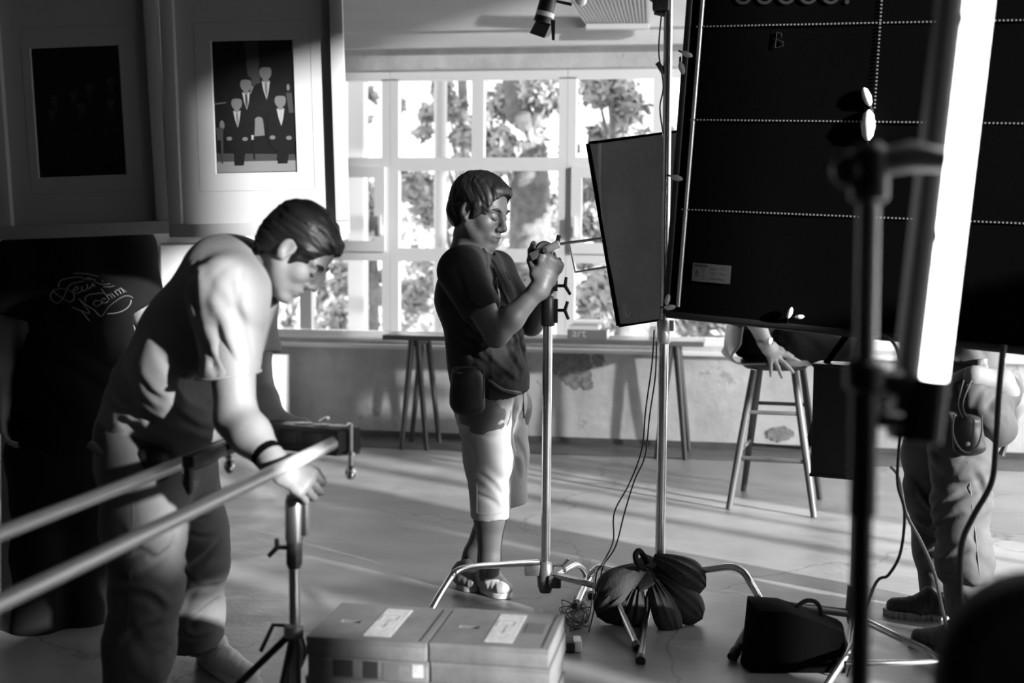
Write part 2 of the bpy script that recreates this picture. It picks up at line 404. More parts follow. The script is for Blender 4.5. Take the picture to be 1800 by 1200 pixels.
def tree(name, px, D, hgt, label, clumps_px, n, seed, r=0.16, size=0.085):
    base = L((px - 900) / FPX * D, D, 0); base.z = -0.3
    t = thing(name, base, label, 'tree', 'trees outside the window')
    top = base + Vector((random.uniform(-.3, .3), random.uniform(-.3, .3), hgt))
    tm = MB(); tm.tube([base, base.lerp(top, .4) + Vector((.08, 0, 0)), base.lerp(top, .75) - Vector((.06, 0, 0)), top], [r, r * .8, r * .55, r * .2], 10, smooth=4)
    cl = []
    for (cx, cy, cr) in clumps_px:
        p = P(cx, cy, D + random.uniform(-.5, .5)); cl.append((p.x, p.y, p.z, cr / FPX * D * .8))
        for _ in range(5):
            v = Vector((random.gauss(0, 1), random.gauss(0, .6), random.gauss(0, .8))) * (cr / FPX * D * .75); cl.append((p.x + v.x, p.y + v.y, p.z + v.z, cr / FPX * D * random.uniform(.25, .55)))
        q = base.lerp(top, max(.2, min(.9, (p.z - base.z) / hgt * .7))); tm.tube([q, q.lerp(p, .5) + Vector((0, 0, .1)), p], [r * .35, r * .22, r * .08], 6)
    tm.build('trunk', M_bark, t); foliage('foliage', M_leaf, t, cl, n * 3, size * .75, seed)
    return t
tree('garden_tree', 925, 12.5, 5.2, 'thick-trunked leafy tree outside behind the standing man', [(900, 180, 60), (960, 150, 60), (880, 250, 50), (950, 330, 60), (930, 240, 45), (1000, 60, 80)], 1500, 1, r=0.24)
tree('garden_tree', 1090, 11.5, 4.6, 'spreading leafy tree outside right of the thick-trunked one', [(1050, 160, 42), (1110, 190, 40), (1060, 235, 36), (1130, 250, 36), (1040, 330, 40), (1090, 420, 60), (1050, 520, 50), (1000, 480, 40)], 1700, 2, r=0.09)
tree('garden_tree', 790, 13.5, 5.0, 'slender leafy tree outside seen left of the standing man', [(790, 190, 40), (815, 240, 36), (750, 205, 20), (735, 330, 48), (765, 375, 45), (720, 520, 45), (800, 500, 60)], 1300, 3, r=0.08)
tree('garden_tree', 655, 12.0, 4.2, 'small leafy tree outside behind the left casement', [(648, 160, 14), (640, 215, 14), (652, 350, 22), (655, 420, 20), (600, 500, 34), (655, 520, 30), (590, 560, 30)], 500, 4, r=0.05, size=.07)
tree('garden_tree', 1260, 13.0, 4.8, 'leafy tree outside showing under the black panel', [(1230, 580, 60), (1280, 520, 70), (1200, 480, 60), (1400, 500, 90), (1560, 560, 90), (1720, 600, 70)], 1300, 5, r=0.1)
tree('garden_tree', 860, 17.0, 5.5, 'broad pale tree farthest back outside, spread across the middle windows', [(720, 400, 60), (800, 340, 80), (880, 420, 90), (960, 380, 80), (740, 520, 70), (850, 520, 90), (960, 520, 80), (1060, 380, 70), (1080, 500, 90)], 1500, 6, r=0.12, size=.1)
tree('garden_tree', 1480, 22.0, 5.0, 'broad pale tree farthest back outside, right of the black panel', [(1180, 560, 70), (1300, 560, 70), (1420, 580, 70), (1560, 600, 70), (1700, 590, 80), (1790, 580, 60)], 900, 8, r=0.12, size=.1)
tree('garden_tree', 560, 16.0, 4.6, 'pale bushy tree farthest back outside, left of the casement', [(640, 330, 36), (655, 400, 30), (630, 480, 40), (590, 530, 40), (500, 540, 30)], 500, 9, r=0.08, size=.09)
b0 = L((773 - 900) / FPX * 10.2, 10.2, -0.3)
tag(MB().cyl(b0, b0 + Vector((0, 0, 4.2)), 0.05, 0.05, 12).build('garden_post', gray('pale_post', 0.62, 0.5), org=b0), 'pale round post outside the window left of the standing man', 'post')
b0 = L((629 - 900) / FPX * 10.0, 10.0, -0.3)  # white upright added to give the strip of brightness between the foliage
tag(MB().bbox(b0 + Vector((0, 0, 1.8)), (0.13, 0.13, 3.6), b=0.01).build('garden_post', gray('bright_gap_white', 0.9, 0.5), org=b0), 'added white upright for the bright gap between trees behind the left casement', 'post')
# ------------------------------------------------------------------ shared materials
M_chrome = gray('worn_chrome', 0.72, 0.22, 1.0, noise=0.12, scale=14)
M_steel = gray('brushed_steel', 0.5, 0.35, 1.0, noise=0.15, scale=20)
M_alu = gray('grey_aluminium', 0.55, 0.38, 0.9)
M_black = gray('black_powder_coat', 0.015, 0.42)
M_cast = gray('dark_cast_iron', 0.10, 0.45, 0.5, noise=0.3, scale=30)
M_fabric = gray('black_fabric', 0.0018, 0.95, bump=0.15, bscale=300, spec=0.04)
M_rubber = gray('black_rubber', 0.012, 0.6)
M_wood_d = gray('dark_wood', 0.045, 0.45, noise=0.35, scale=5, stretch=(1, 1, 0.15))
M_wood = gray('mid_wood', 0.085, 0.4, noise=0.35, scale=6, stretch=(1, 1, 0.12))
M_paper = gray('white_paper', 0.78, 0.6)
M_ink = gray('printing_ink', 0.03, 0.6)

# ------------------------------------------------------------------ hanging framed photographs
FD = 4.2
M_frame = gray('off_white_frame', 0.42, 0.4)
M_mat = gray('off_white_mat', 0.38, 0.75, noise=0.03, scale=4)
PR = {k: gray('print_' + k, v, 0.45) for k, v in dict(night=0.0015, suit=0.002, dim=0.03, grey=0.10, face=0.10, shirt=0.24, seat=0.22, floor=0.14).items()}
def framed(label, left, right, top, bottom, rot, inset, mat_line, prt, figs, contrast):
    k = FD / FPX; cx, cy = (left + right) / 2, (top + bottom) / 2
    C = P(cx, cy, FD); ca, sa = math.cos(rot), math.sin(rot)
    X = RV * ca + UV * sa; Z = UV * ca - RV * sa; N = -FV                        # N faces the camera
    root = thing('picture_frame', P(cx, bottom, FD), label, 'picture frame', 'framed photographs hanging side by side')
    w, h = (right - left) * k, (bottom - top) * k
    q = lambda x, z, n=0.0: C + X * x + Z * z + N * n
    fw, dp = inset * k, 0.034
    for (x0, x1, z0, z1) in ((-w / 2, w / 2, -h / 2, -h / 2 + fw), (-w / 2, w / 2, h / 2 - fw, h / 2), (-w / 2, -w / 2 + fw, -h / 2 + fw, h / 2 - fw), (w / 2 - fw, w / 2, -h / 2 + fw, h / 2 - fw)):
        Mx = Matrix((X, -N, Z)).transposed()
        MB().bbox(q((x0 + x1) / 2, (z0 + z1) / 2, dp / 2 - 0.004), (x1 - x0 - 0.001, dp, z1 - z0 - 0.001), Mx, 0.0025).build('frame_bar', M_frame, root)
    Mx = Matrix((X, -N, Z)).transposed()
    MB().box(q(0, 0, -0.0085), (w - 0.01, 0.007, h - 0.01), Mx).build('backing_board', gray('grey_board', 0.2, 0.8), root, smooth=False)
    # mat board with a bevelled window, a ruled line round it
    def rc(ax, az): return ((ax - cx) * k, -(az - cy) * k)
    (mx0, mz1), (mx1, mz0) = rc(prt[0], prt[1]), rc(prt[2], prt[3])
    ow, oh = w / 2 - fw * 0.7, h / 2 - fw * 0.7
    mb = MB(); O = [(-ow, -oh), (ow, -oh), (ow, oh), (-ow, oh)]; I = [(mx0, mz0), (mx1, mz0), (mx1, mz1), (mx0, mz1)]
    B = 0.004; J = [(mx0 + B, mz0 + B), (mx1 - B, mz0 + B), (mx1 - B, mz1 - B), (mx0 + B, mz1 - B)]
    mb.add([q(a, b, 0.001) for a, b in O] + [q(a, b, 0.001) for a, b in I] + [q(a, b, -0.003) for a, b in J], [(i, (i + 1) % 4, (i + 1) % 4 + 4, i + 4) for i in range(4)] + [(i + 4, (i + 1) % 4 + 4, (i + 1) % 4 + 8, i + 8) for i in range(4)])
    mt = mb.build('mat_board', M_mat, root, smooth=False)
    (lx0, lz1), (lx1, lz0) = rc(mat_line[0], mat_line[1]), rc(mat_line[2], mat_line[3])
    lm = MB(); t = 0.0014
    for (a, b, c, d) in ((lx0, lz0, lx1, lz0), (lx0, lz1, lx1, lz1)): lm.box(q((a + c) / 2, b, 0.0013), (c - a, 0.0008, t), Mx)
    for (a, b, c, d) in ((lx0, lz0, lx0, lz1), (lx1, lz0, lx1, lz1)): lm.box(q(a, (b + d) / 2, 0.0013), (t, 0.0008, d - b), Mx)
    lm.build('ruled_line', gray('rule_grey', 0.25, 0.7), mt, smooth=False)
    po = MB().box(q((mx0 + mx1) / 2, (mz0 + mz1) / 2, -0.0045), (mx1 - mx0, 0.001, mz1 - mz0), Mx).build('photograph', PR['night'], root, smooth=False)
    pw, ph = prt[2] - prt[0], prt[3] - prt[1]; lay = [0]
    def shp(pts, mat, name='printed_shape'):
        lay[0] += 1
        pp = [q(*rc(prt[0] + min(max(a, .02), .98) * pw, prt[1] + min(max(b, .015), .985) * ph), -0.0038 + 0.00002 * lay[0]) for a, b in pts]
        MB().prism(pp, N * 0.00001).build(name, PR[mat], po, smooth=False)
    def oval(a, b, ra, rb, mat): shp([(a + ra * math.cos(t * math.pi / 9), b + rb * math.sin(t * math.pi / 9)) for t in range(18)], mat)
    figs(shp, oval)
    wm = MB()
    for sx in (-0.35, 0.35):
        a = q(w * sx, h / 2, 0.01); wm.cyl(a, Vector((a.x, a.y, ZC)), 0.0012, n=6)
    wm.build('hanging_wire', M_steel, root)
    return root
def suit(shp, oval, x, y, s, foot=None, tie='grey', face='face', shirt='shirt', W_=143.0, H_=231.0):
    """one suited figure; x, y head centre in photo pixels inside the print, s head height in pixels"""
    q = lambda dx, dy: ((x + dx * s) / W_, (y + dy * s) / H_)
    shp([q(-.95, 2.6), q(-.9, 1.2), q(-.72, .8), q(-.3, .62), q(.3, .62), q(.72, .8), q(.9, 1.2), q(.95, 2.6)], 'suit')
    shp([q(-.26, .55), q(.26, .55), q(.16, 1.2), q(.02, 1.7), q(-.14, 1.2)], shirt)
    shp([q(-.07, .66), q(.07, .66), q(.11, 1.2), q(.02, 1.65), q(-.08, 1.2)], tie)
    shp([q(-.16, .3), q(.16, .3), q(.18, .62), q(-.18, .62)], face)
    shp([q(.38 * math.cos(t * math.pi / 9), .5 * math.sin(t * math.pi / 9)) for t in range(18)], face)
    shp([q(-.40, -.05), q(-.40, -.35), q(-.2, -.56), q(.12, -.58), q(.38, -.38), q(.40, -.05), q(.30, -.26), q(0, -.30), q(-.28, -.26)], 'suit')
    shp([q(-.22, -.07), q(-.08, -.07), q(-.10, -.02), q(-.2, -.02)], 'grey'); shp([q(.08, -.07), q(.22, -.07), q(.2, -.02), q(.10, -.02)], 'grey'); shp([q(-.12, .27), q(.12, .27), q(.08, .32), q(-.08, .32)], 'grey')
    if foot:
        shp([q(-.9, 2.3), q(.8, 2.3), q(1.0, 3.0), q(.5, 3.3), ((x + .35 * s) / W_, foot / H_), ((x - .3 * s) / W_, foot / H_), q(-.3, 3.4), q(-.8, 3.0)], 'suit')
        shp([q(.5 + .2 * math.cos(t * .628), 2.5 + .14 * math.sin(t * .628)) for t in range(10)], face); shp([q(-.6 + .2 * math.cos(t * .628), 2.45 + .14 * math.sin(t * .628)) for t in range(10)], face)
def figs2(shp, oval):
    q = lambda a, b: (a / 143., b / 231.)
    shp([(0.02, .90), (.98, .90), (.98, .985), (.02, .985)], 'floor'); shp([(0.02, .84), (.98, .86), (.98, .905), (.02, .905)], 'dim')
    shp([q(58, 2), q(82, 2), q(84, 120), q(66, 120)], 'dim'); shp([q(66, 80), q(80, 80), q(82, 140), q(68, 140)], 'grey')
    suit(shp, oval, 93, 56, 28); suit(shp, oval, 58, 76, 26, tie='dim')
    for cx in (55, 128):
        shp([q(cx - 16, 164), q(cx + 14, 164), q(cx + 13, 172), q(cx - 14, 172)], 'seat')
        shp([q(cx - 14, 172), q(cx - 11, 172), q(cx - 18, 208), q(cx - 21, 208)], 'suit'); shp([q(cx + 11, 172), q(cx + 14, 172), q(cx + 15, 206), q(cx + 12, 206)], 'suit')
    suit(shp, oval, 41, 108, 25, foot=216); suit(shp, oval, 117, 105, 26, foot=214, tie='seat')
    oval(.10, .63, .03, .035, 'face'); shp([q(72, 140), q(86, 140), q(88, 165), q(70, 166)], 'face'); oval(.55, .6, .05, .025, 'face')
    oval(.92, .36, .02, .025, 'grey'); shp([(.89, .4), (.96, .4), (.98, .55), (.92, .55)], 'dim'); shp([(.02, .47), (.16, .46), (.16, .467), (.02, .477)], 'grey')
    shp([q(3, 150), q(16, 150), q(14, 212), q(11, 212), q(11, 172), q(5, 172)], 'dim')
def figs1(shp, oval):
    shp([(.02, .02), (.18, .02), (.2, .6), (.04, .6)], 'suit'); shp([(.85, .02), (.98, .02), (.98, .35), (.85, .35)], 'suit')
    for (x, y, ft) in ((98, 72, None), (136, 62, None), (70, 82, None), (36, 88, None), (82, 104, 200), (134, 98, 200), (30, 112, 200)): suit(shp, oval, x, y, 20, ft, 'suit', 'dim', 'dim', 155., 226.)
framed('framed group portrait of suited men, brightly lit, right one of the hanging pair', 293, 607, -42, 411, 0.028, 23, (347, 42, 548, 332), (375, 72, 518, 303), figs2, 1)
framed('framed group portrait in deep shadow, left one of the hanging pair', -10, 288, -34, 413, 0.046, 23, (46, 50, 244, 336), (60, 83, 215, 309), figs1, .3)

# ------------------------------------------------------------------ generic tube stand
def tee(mb, p, ax, out, l=0.05, h=0.022):                # T handle: shank out from p, bar along ax
    p, ax, out = Vector(p), Vector(ax).normalized(), Vector(out).normalized()
    mb.cyl(p, p + out * l, 0.006, n=8); e = p + out * l
    mb.tube([e - ax * h + out * 0.012, e, e + ax * h + out * 0.012], [0.006, 0.008, 0.006], 8)
    return mb
# --- century stand beside the standing man
SD = 4.95
root = thing('light_stand', G(958, 1070), 'chrome three-legged stand held at its head by the standing man', 'light stand')
c0 = G(958, 1070); up = Vector((0, 0, 1))
pz = lambda py: P(960, py, SD).z
tp = Vector((c0.x, c0.y, 0)); lean = (P(964, 480, SD) - P(959, 980, SD)); lean = lean / lean.z
ax = lambda z: Vector((P(959, 980, SD).x, P(959, 980, SD).y, pz(980))) + lean * (z - pz(980))
MB().tube([ax(0.10), ax(pz(571))], 0.0185, 16).build('pole', M_chrome, root)
MB().tube([ax(pz(571)), ax(pz(440))], 0.0145, 16).build('riser', M_black, root)
mb = MB(); mb.tube([ax(pz(573)), ax(pz(570)), ax(pz(524)), ax(pz(520))], [0.0215, 0.0265, 0.0265, 0.0215], 16); mb.bbox(ax(pz(546)) + RV * 0.026 - FV * .0, (0.022, 0.03, pz(526) - pz(568)), Matrix((RV, FV, UV)).transposed(), 0.003)
cl = mb.build('collar', M_black, root); tee(MB(), ax(pz(545)) + RV * 0.034, Vector((.25, 0, 1)) * -1 + RV * .3, RV, 0.03, 0.034).build('handle', M_black, cl)
mb = MB(); mb.tube([ax(pz(516)), ax(pz(512)), ax(pz(488)), ax(pz(484))], [0.018, 0.023, 0.023, 0.018], 16); mb.bbox(ax(pz(502)) + RV * 0.026, (0.018, 0.028, 0.04), Matrix((RV, FV, UV)).transposed(), 0.003)
cl = mb.build('collar', M_black, root); tee(MB(), ax(pz(502)) + RV * 0.034, Vector((0, 0, 1)) * -1 + RV * .25, RV, 0.03, 0.034).build('handle', M_black, cl)
mb = MB(); mb.tube([ax(0.05), ax(0.075), ax(0.12), ax(0.16), ax(0.172)], [0.022, 0.03, 0.034, 0.03, 0.022], 14); mb.bbox(ax(0.14) - RV * 0.05, (0.06, 0.045, 0.045), Matrix((RV, FV, UV)).transposed(), 0.006); mb.bbox(ax(0.1) + RV * 0.035 - FV * .02, (0.05, 0.05, 0.05), Matrix((RV, FV, UV)).transposed(), 0.008)
cs = mb.build('base_casting', M_cast, root); tee(MB(), ax(0.15) + RV * 0.02, UV + RV * .25, RV + UV * .1, 0.05, 0.026).build('handle', M_steel, cs)
def leg(root, pts, r=0.0125, mat=M_chrome, foot=True):
    mb = MB(); mb.tube(pts, r, 12, smooth=5); o = mb.build('leg', mat, root)
    if foot:
        e = Vector(pts[-1]); d = (e - Vector(pts[-2])).normalized(); MB().tube([e - d * 0.03, e + d * 0.004], r + 0.003, 12).build('rubber_foot', M_rubber, o)
f1 = G(1121, 1139, 0.012); D1 = depth(f1)
leg(root, [P(972, 1010, SD - .02), P(1020, 1022, SD - .12), P(1060, 1034, 4.78), P(1080, 1050, 4.72), P(1090, 1068, 4.68), f1])
leg(root, [P(945, 988, SD - .02), P(880, 992, SD - .15), P(830, 996, SD - .26), P(805, 1003, SD - .31), P(790, 1018, SD - .34), P(752, 1085, 4.4), G(738, 1150, 0.012)])
leg(root, [P(972, 1016, SD + .02), P(996, 1001, SD + .16), P(1012, 993, SD + .24), P(1024, 999, SD + .29), P(1032, 1018, SD + .32), G(1040, 1048, 0.012)])

# grip head held in the man's hand, rod and flag
gh = ax(pz(447))
root = thing('flag_frame', P(1088, 572, 5.0), 'grey cloth flag in a wire frame, tilted beside the big black panel', 'light flag')
Q = [P(1035, 252, 4.98), P(1190, 232, 5.04), P(1166, 560, 5.04), P(1088, 572, 4.98)]
n = (Q[1] - Q[0]).cross(Q[3] - Q[0]).normalized()
M_flag = gray('charcoal_cloth', 0.20, 0.8, noise=0.15, scale=5, bump=0.2, bscale=40)
MB().tube(Q + [Q[0]], 0.005, 8).build('wire_frame', M_steel, root)
mb = MB(); g = 14; vs_ = []
for j in range(g + 1):
    for i in range(g + 1):
        a, b = i / g, j / g; p = (Q[0] * (1 - a) + Q[1] * a) * (1 - b) + (Q[3] * (1 - a) + Q[2] * a) * b
        vs_.append(p + n * (0.006 + 0.006 * math.sin(9 * b + 2 * a) * (1 - a) ** 3 + .001 * math.sin(40 * b) * (1 - a) ** 6))
mb.add(vs_ + [v - n * 0.012 for v in vs_], [(j * (g + 1) + i, j * (g + 1) + i + 1, (j + 1) * (g + 1) + i + 1, (j + 1) * (g + 1) + i) for j in range(g) for i in range(g)] + [tuple(q_ + (g + 1) ** 2 for q_ in (j * (g + 1) + i, (j + 1) * (g + 1) + i, (j + 1) * (g + 1) + i + 1, j * (g + 1) + i + 1)) for j in range(g) for i in range(g)])
fl = mb.build('cloth', M_flag, root)
MB().tube([Q[0] - (Q[1] - Q[0]) * .01, Q[3] - (Q[2] - Q[3]) * .01], 0.0085, 8).build('edge_hem', M_fabric, root)
MB().tube([Q[0], Q[1]], 0.007, 8).build('edge_hem', M_fabric, root)
MB().tube([Q[3], Q[2]], 0.007, 8).build('edge_hem', M_fabric, root)
MB().tube([P(972, 431, 4.96), P(1003, 426, 4.965), P(1066, 418, 4.98), P(1072, 416, 4.98)], 0.0055, 8).build('rod', M_steel, root)
MB().tube([P(1001, 427, 4.965), P(1011, 478, 4.97), P(1074, 468, 4.98)], 0.0042, 8).build('rod', M_steel, root)
xd = (Q[2] - Q[3]).normalized(); yd = (Q[0] - Q[3]).normalized(); yd = (yd - xd * yd.dot(xd)).normalized()
lt = P(1107, 556, 4.97)
v_, f_ = text_mesh('C', 0.03, lt, -yd * -1, -xd, 0.006); MB().add(v_, f_).build('mark', gray('chalk', 0.35, .8), fl, smooth=False)
bz = MB(); a_ = P(1095, 558, 4.97)
for (x0, y0, x1, y1) in ((0, 0, 0, .05), (0, .05, .014, .05), (.014, .05, .014, 0), (.014, 0, 0, 0), (.004, .008, .004, .042), (.010, .008, .010, .042)): bz.tube([a_ + xd * x0 + yd * y0 - n * .008, a_ + xd * x1 + yd * y1 - n * .008], 0.0009, 5)
bz.build('mark', gray('chalk', 0.35, .8), fl)

grip = thing('grip_head', gh, 'round grip head with wing knob clasped in the standing man\'s hands', 'grip head')
gx = (P(983, 428, SD) - P(932, 452, SD)).normalized()
mb = MB(); cG = P(957, 440, SD - 0.03)
mb.tube([cG + FV * 0.03, cG + FV * .02, cG - FV * 0.004, cG - FV * 0.012], [0.030, 0.036, 0.036, 0.03], 20); mb.build('disc', M_cast, grip)
MB().span(cG - gx * .058 - FV * .02, cG + gx * .062 - FV * .02, 0.018, 0.03, bev=0.005).build('jaw_plate', M_steel, grip)
MB().tube([cG - FV * .02, cG - FV * .038, cG - FV * .042], [0.012, 0.012, 0.008], 14).build('knob', M_rubber, grip)
MB().span(cG + gx * .05 + UV * -.006, cG + gx * .06 + UV * .032, 0.02, 0.016, bev=0.003).build('lever', M_black, grip)

# ------------------------------------------------------------------ big stand under the black panel
SD2 = 4.86
root = thing('light_stand', G(1158, 1085), 'tall chrome stand with sandbags that carries the black panel', 'light stand')
MB().tube([P(1159, 1030, SD2), P(1167, 590, SD2)], 0.0185, 18).build('pole', M_chrome, root)
MB().tube([P(1167, 590, SD2), P(1172, 230, SD2), P(1176, -60, SD2)], 0.0165, 16).build('riser', M_chrome, root)
mb = MB(); mb.tube([P(1167, 604, SD2), P(1167, 600, SD2), P(1167, 566, SD2), P(1167, 562, SD2)], [0.02, 0.026, 0.026, 0.02], 18); mb.bbox(P(1179, 572, SD2), (0.025, 0.03, 0.04), b=0.004); mb.build('collar', M_alu, root)
leg(root, [P(1150, 1025, SD2 - .05), P(1147, 1032, SD2 - .08), P(1141, 1048, SD2 - .14), P(1134, 1095, 4.66), G(1126, 1161, 0.012)], 0.0145)
leg(root, [P(1170, 1008, SD2), P(1240, 1001, SD2 - .05), P(1283, 996, SD2 - .1), P(1305, 1004, SD2 - .13), P(1318, 1022, SD2 - .16), P(1340, 1062, SD2 - .2), G(1365, 1128, 0.012)], 0.0135)
leg(root, [P(1145, 1012, SD2), P(1086, 1004, SD2 + .12), P(1056, 997, SD2 + .2), P(1043, 1004, SD2 + .23), P(1034, 1018, SD2 + .25), G(1012, 1066, 0.012)], 0.0135)
mb = MB(); mb.tube([P(1159, 1046, SD2), P(1159, 1040, SD2), P(1159, 1005, SD2)], [0.02, 0.032, 0.026], 14); mb.build('base_casting', M_cast, root)
# head cluster at the top of the riser
mb = MB(); mb.bbox(P(1162, 8, SD2), (0.06, 0.05, 0.05), b=0.008); mb.tube([P(1140, -8, SD2), P(1175, 18, SD2)], 0.012, 10); mb.tube([P(1150, 22, SD2), P(1168, 24, SD2)], [.008, .012], 8); hd = mb.build('head_clamp', M_cast, root); MB().tube([P(1155, 110, SD2), P(1168, 128, SD2)], [.009, .012], 8).build('wing_knob', M_cast, root)
MB().tube([P(1163, 24, SD2 - .03), P(1158, 90, SD2 - .03), P(1166, 150, SD2 - .03), P(1160, 190, SD2 - .03), P(1166, 235, SD2 - .03)], 0.003, 6, smooth=6).build('cable', M_rubber, root)

# ------------------------------------------------------------------ black panel: pipe frame, cloth, zips, clips, label
th = math.radians(26.0); rl = 0.062
X0 = RV * math.cos(th) - FV * math.sin(th)
X = (X0 * math.cos(rl) - UV * math.sin(rl)).normalized(); Z = (UV * math.cos(rl) + X0 * math.sin(rl)).normalized(); N = X.cross(Z)   # N towards the camera
if N.dot(FV) > 0: N = -N
O = P(1172, 551, 4.80); PW, PH = 1.62, 1.62
pp = lambda x, z, n=0.0: O + X * x + Z * z + N * n
root = thing('blackout_panel', pp(PW / 2, 0), 'large black cloth light bank panel with zips and a safety label', 'light panel')
def on_panel(px, py, n=0.0):
    r = ray(px, py); t = (O - CAM).dot(N) / r.dot(N); q = CAM + r * t - O
    return q.dot(X), q.dot(Z)
Mx = Matrix((X, -N, Z)).transposed()
# cloth, slightly slack
mb = MB(); g = 26; vs_ = []
for j in range(g + 1):
    for i in range(g + 1):
        a, b = i / g, j / g
        vs_.append(pp(0.012 + a * (PW - .024), 0.012 + b * (PH - .024), 0.012 + 0.008 * math.sin(math.pi * a) * math.sin(math.pi * b) + .002 * math.sin(17 * a) * math.sin(11 * b)))
mb.add(vs_ + [v - N * 0.022 for v in vs_], [(j * (g + 1) + i, j * (g + 1) + i + 1, (j + 1) * (g + 1) + i + 1, (j + 1) * (g + 1) + i) for j in range(g) for i in range(g)] + [tuple(q_ + (g + 1) ** 2 for q_ in (j * (g + 1) + i, (j + 1) * (g + 1) + i, (j + 1) * (g + 1) + i + 1, j * (g + 1) + i + 1)) for j in range(g) for i in range(g)])
cloth = mb.build('cloth', M_fabric, root)
for a, b in (((0, 0), (PW, 0)), ((0, PH), (PW, PH)), ((0, 0), (0, PH)), ((PW, 0), (PW, PH))): MB().tube([pp(*a), pp(*b)], 0.016, 12).build('frame_pipe', M_black, root)
MB().tube([pp(0.045, 0.03, .012), pp(0.05, PH - .02, .012)], 0.0085, 10).build('edge_rod', M_alu, root)
M_zip = gray('zip_metal', 0.8, 0.35, 0.8)
def zipper(x0, z0, x1, z1, step=0.0125):
    mb = MB(); l = math.hypot(x1 - x0, z1 - z0); k = int(l / step); dx, dz = (x1 - x0) / k, (z1 - z0) / k
    for i in range(k):
        b = math.sin(math.pi * min(1, max(0, (x0 + dx * i) / PW))) * math.sin(math.pi * min(1, max(0, (z0 + dz * i) / PH))) * .008
        mb.box(pp(x0 + dx * i, z0 + dz * i, 0.0165 + b), (0.0055, 0.003, 0.0055), Mx)
    mb.build('zipper', M_zip, root, smooth=False)['kind'] = 'stuff'
for (a, b) in (((1228, 48), (1640, 40)), ((1217, 211), (1640, 216)), ((1202, 368), (1640, 386))):
    x0, z0 = on_panel(*a); x1, z1 = on_panel(*b); zipper(x0, z0, PW - .05, z0 + (z1 - z0) * (PW - .05 - x0) / (x1 - x0))
x0, z0 = on_panel(1540, 190); x1, z1 = on_panel(1552, 5); zipper(x0, z0, x0 + (x1 - x0) * (PH - .05 - z0) / (z1 - z0), PH - .05)
# safety label
lx, lz = on_panel(1219, 493); rx, rz = on_panel(1289, 462)
lw, lh = rx - lx, 0.066
lb = MB().box(pp(lx + lw / 2, lz + lh / 2, 0.022), (lw, 0.0012, lh), Mx).build('safety_label', gray('label_grey', 0.09, .5), root, smooth=False)
mb = MB(); bx = lambda a, b, c, d: mb.box(pp(lx + lw * (a + c) / 2, lz + lh * (b + d) / 2, 0.0228), (lw * (c - a), 0.0006, lh * (d - b)), Mx)
bx(.04, .80, .40, .93)
mb.prism([pp(lx + lw * .07, lz + lh * .40, .0226), pp(lx + lw * .19, lz + lh * .40, .0226), pp(lx + lw * .13, lz + lh * .66, .0226)], N * .0005)
for (a, b, c, d) in ((.07, .27, .18, .30), (.09, .32, .16, .34), (.25, .70, .34, .72), (.25, .64, .34, .66), (.25, .56, .34, .58), (.25, .50, .34, .52), (.25, .34, .34, .36), (.24, .28, .35, .30), (.22, .14, .36, .16), (.46, .78, .66, .80), (.47, .70, .62, .72), (.47, .56, .60, .57), (.47, .50, .60, .51), (.47, .44, .60, .45), (.47, .38, .60, .39), (.46, .22, .86, .24), (.46, .16, .86, .18), (.72, .80, .84, .82), (.75, .72, .88, .73), (.74, .56, .80, .57), (.73, .50, .88, .51), (.73, .44, .88, .45)): bx(a, b, c, d)
mb.build('label_print', M_ink, lb, smooth=False)['kind'] = 'stuff'
# handwritten B and the lettering along the top edge of view
bx0, bz0 = on_panel(1365, 86)
def stroke(mb, pts, r=0.0016, n_=0.021): mb.tube([pp(bx0 + a, bz0 + b, n_) for a, b in pts], r, 5)
mb = MB(); stroke(mb, [(0, 0), (0.002, 0.055)]); stroke(mb, [(0.002, .055), (.018, .05), (.02, .038), (.004, .03), (.026, .022), (.028, .008), (0, 0)]); mb.build('chalk_mark', gray('faint_chalk', 0.008, .9), root)
tx, tz = on_panel(1292, 9)
v_, f_ = text_mesh('ooooo.', 0.125, pp(tx, tz, 0.018), X, Z, 0.002, spacing=1.12); MB().add(v_, f_).build('lettering', gray('grey_print', 0.025, .8), root, smooth=False)
# spring clips along the edge, plus two white tags mid-panel in clip form
M_clip = gray('white_clip', 0.85, 0.3)
def clip(px, py, ang, s=1.0, mat=None):
    x, z = on_panel(px, py); d = X * math.cos(ang) + Z * math.sin(ang); e = N.cross(d); c = pp(x, z, 0.03)
    o = MB(); o.tube([c - d * 0.026 * s, c - d * .018 * s, c + d * 0.0 * s, c + d * 0.02 * s, c + d * .028 * s], [0.004 * s, .010 * s, 0.0135 * s, .010 * s, 0.003 * s], 10)
    k = o.build('clip', mat or M_clip, root)
    MB().tube([c - d * .026 * s, c - d * .05 * s - N * .02], 0.004, 6).build('clip_jaw', M_black, k)
for a in ((1212, 97, -.35, .8), (1203, 121, -1.2, .85), (1194, 313, -.2, .85), (1178, 526, 1.4, .75), (1182, 539, .15, .8), (1392, 549, 1.3, .75), (1409, 556, .2, .6), (1604, 577, .9, .5), (1527, 172, 2.0, 1.2), (1529, 222, 1.62, 1.9)): clip(*a)
# strap and ballast box hung under the panel
bal = thing('ballast_box', P(1468, 835, 4.55), 'black ballast box hanging by a strap under the panel beside the stool', 'ballast box')
Bm = Matrix((X0, -X0.cross(UV) * -1, UV)).transposed()
By = UV.cross(X0); Bm = Matrix((X0, By, UV)).transposed()
BC = P(1472, 737, 4.62)
MB().bbox(BC, (0.155, 0.12, 0.385), Bm, 0.006).build('case', M_black, bal)
for s_ in (-1, 1): MB().bbox(BC + UV * (.196 * s_), (0.162, 0.127, 0.012), Bm, 0.003).build('end_plate', gray('dark_trim', 0.02, 0.35), bal)

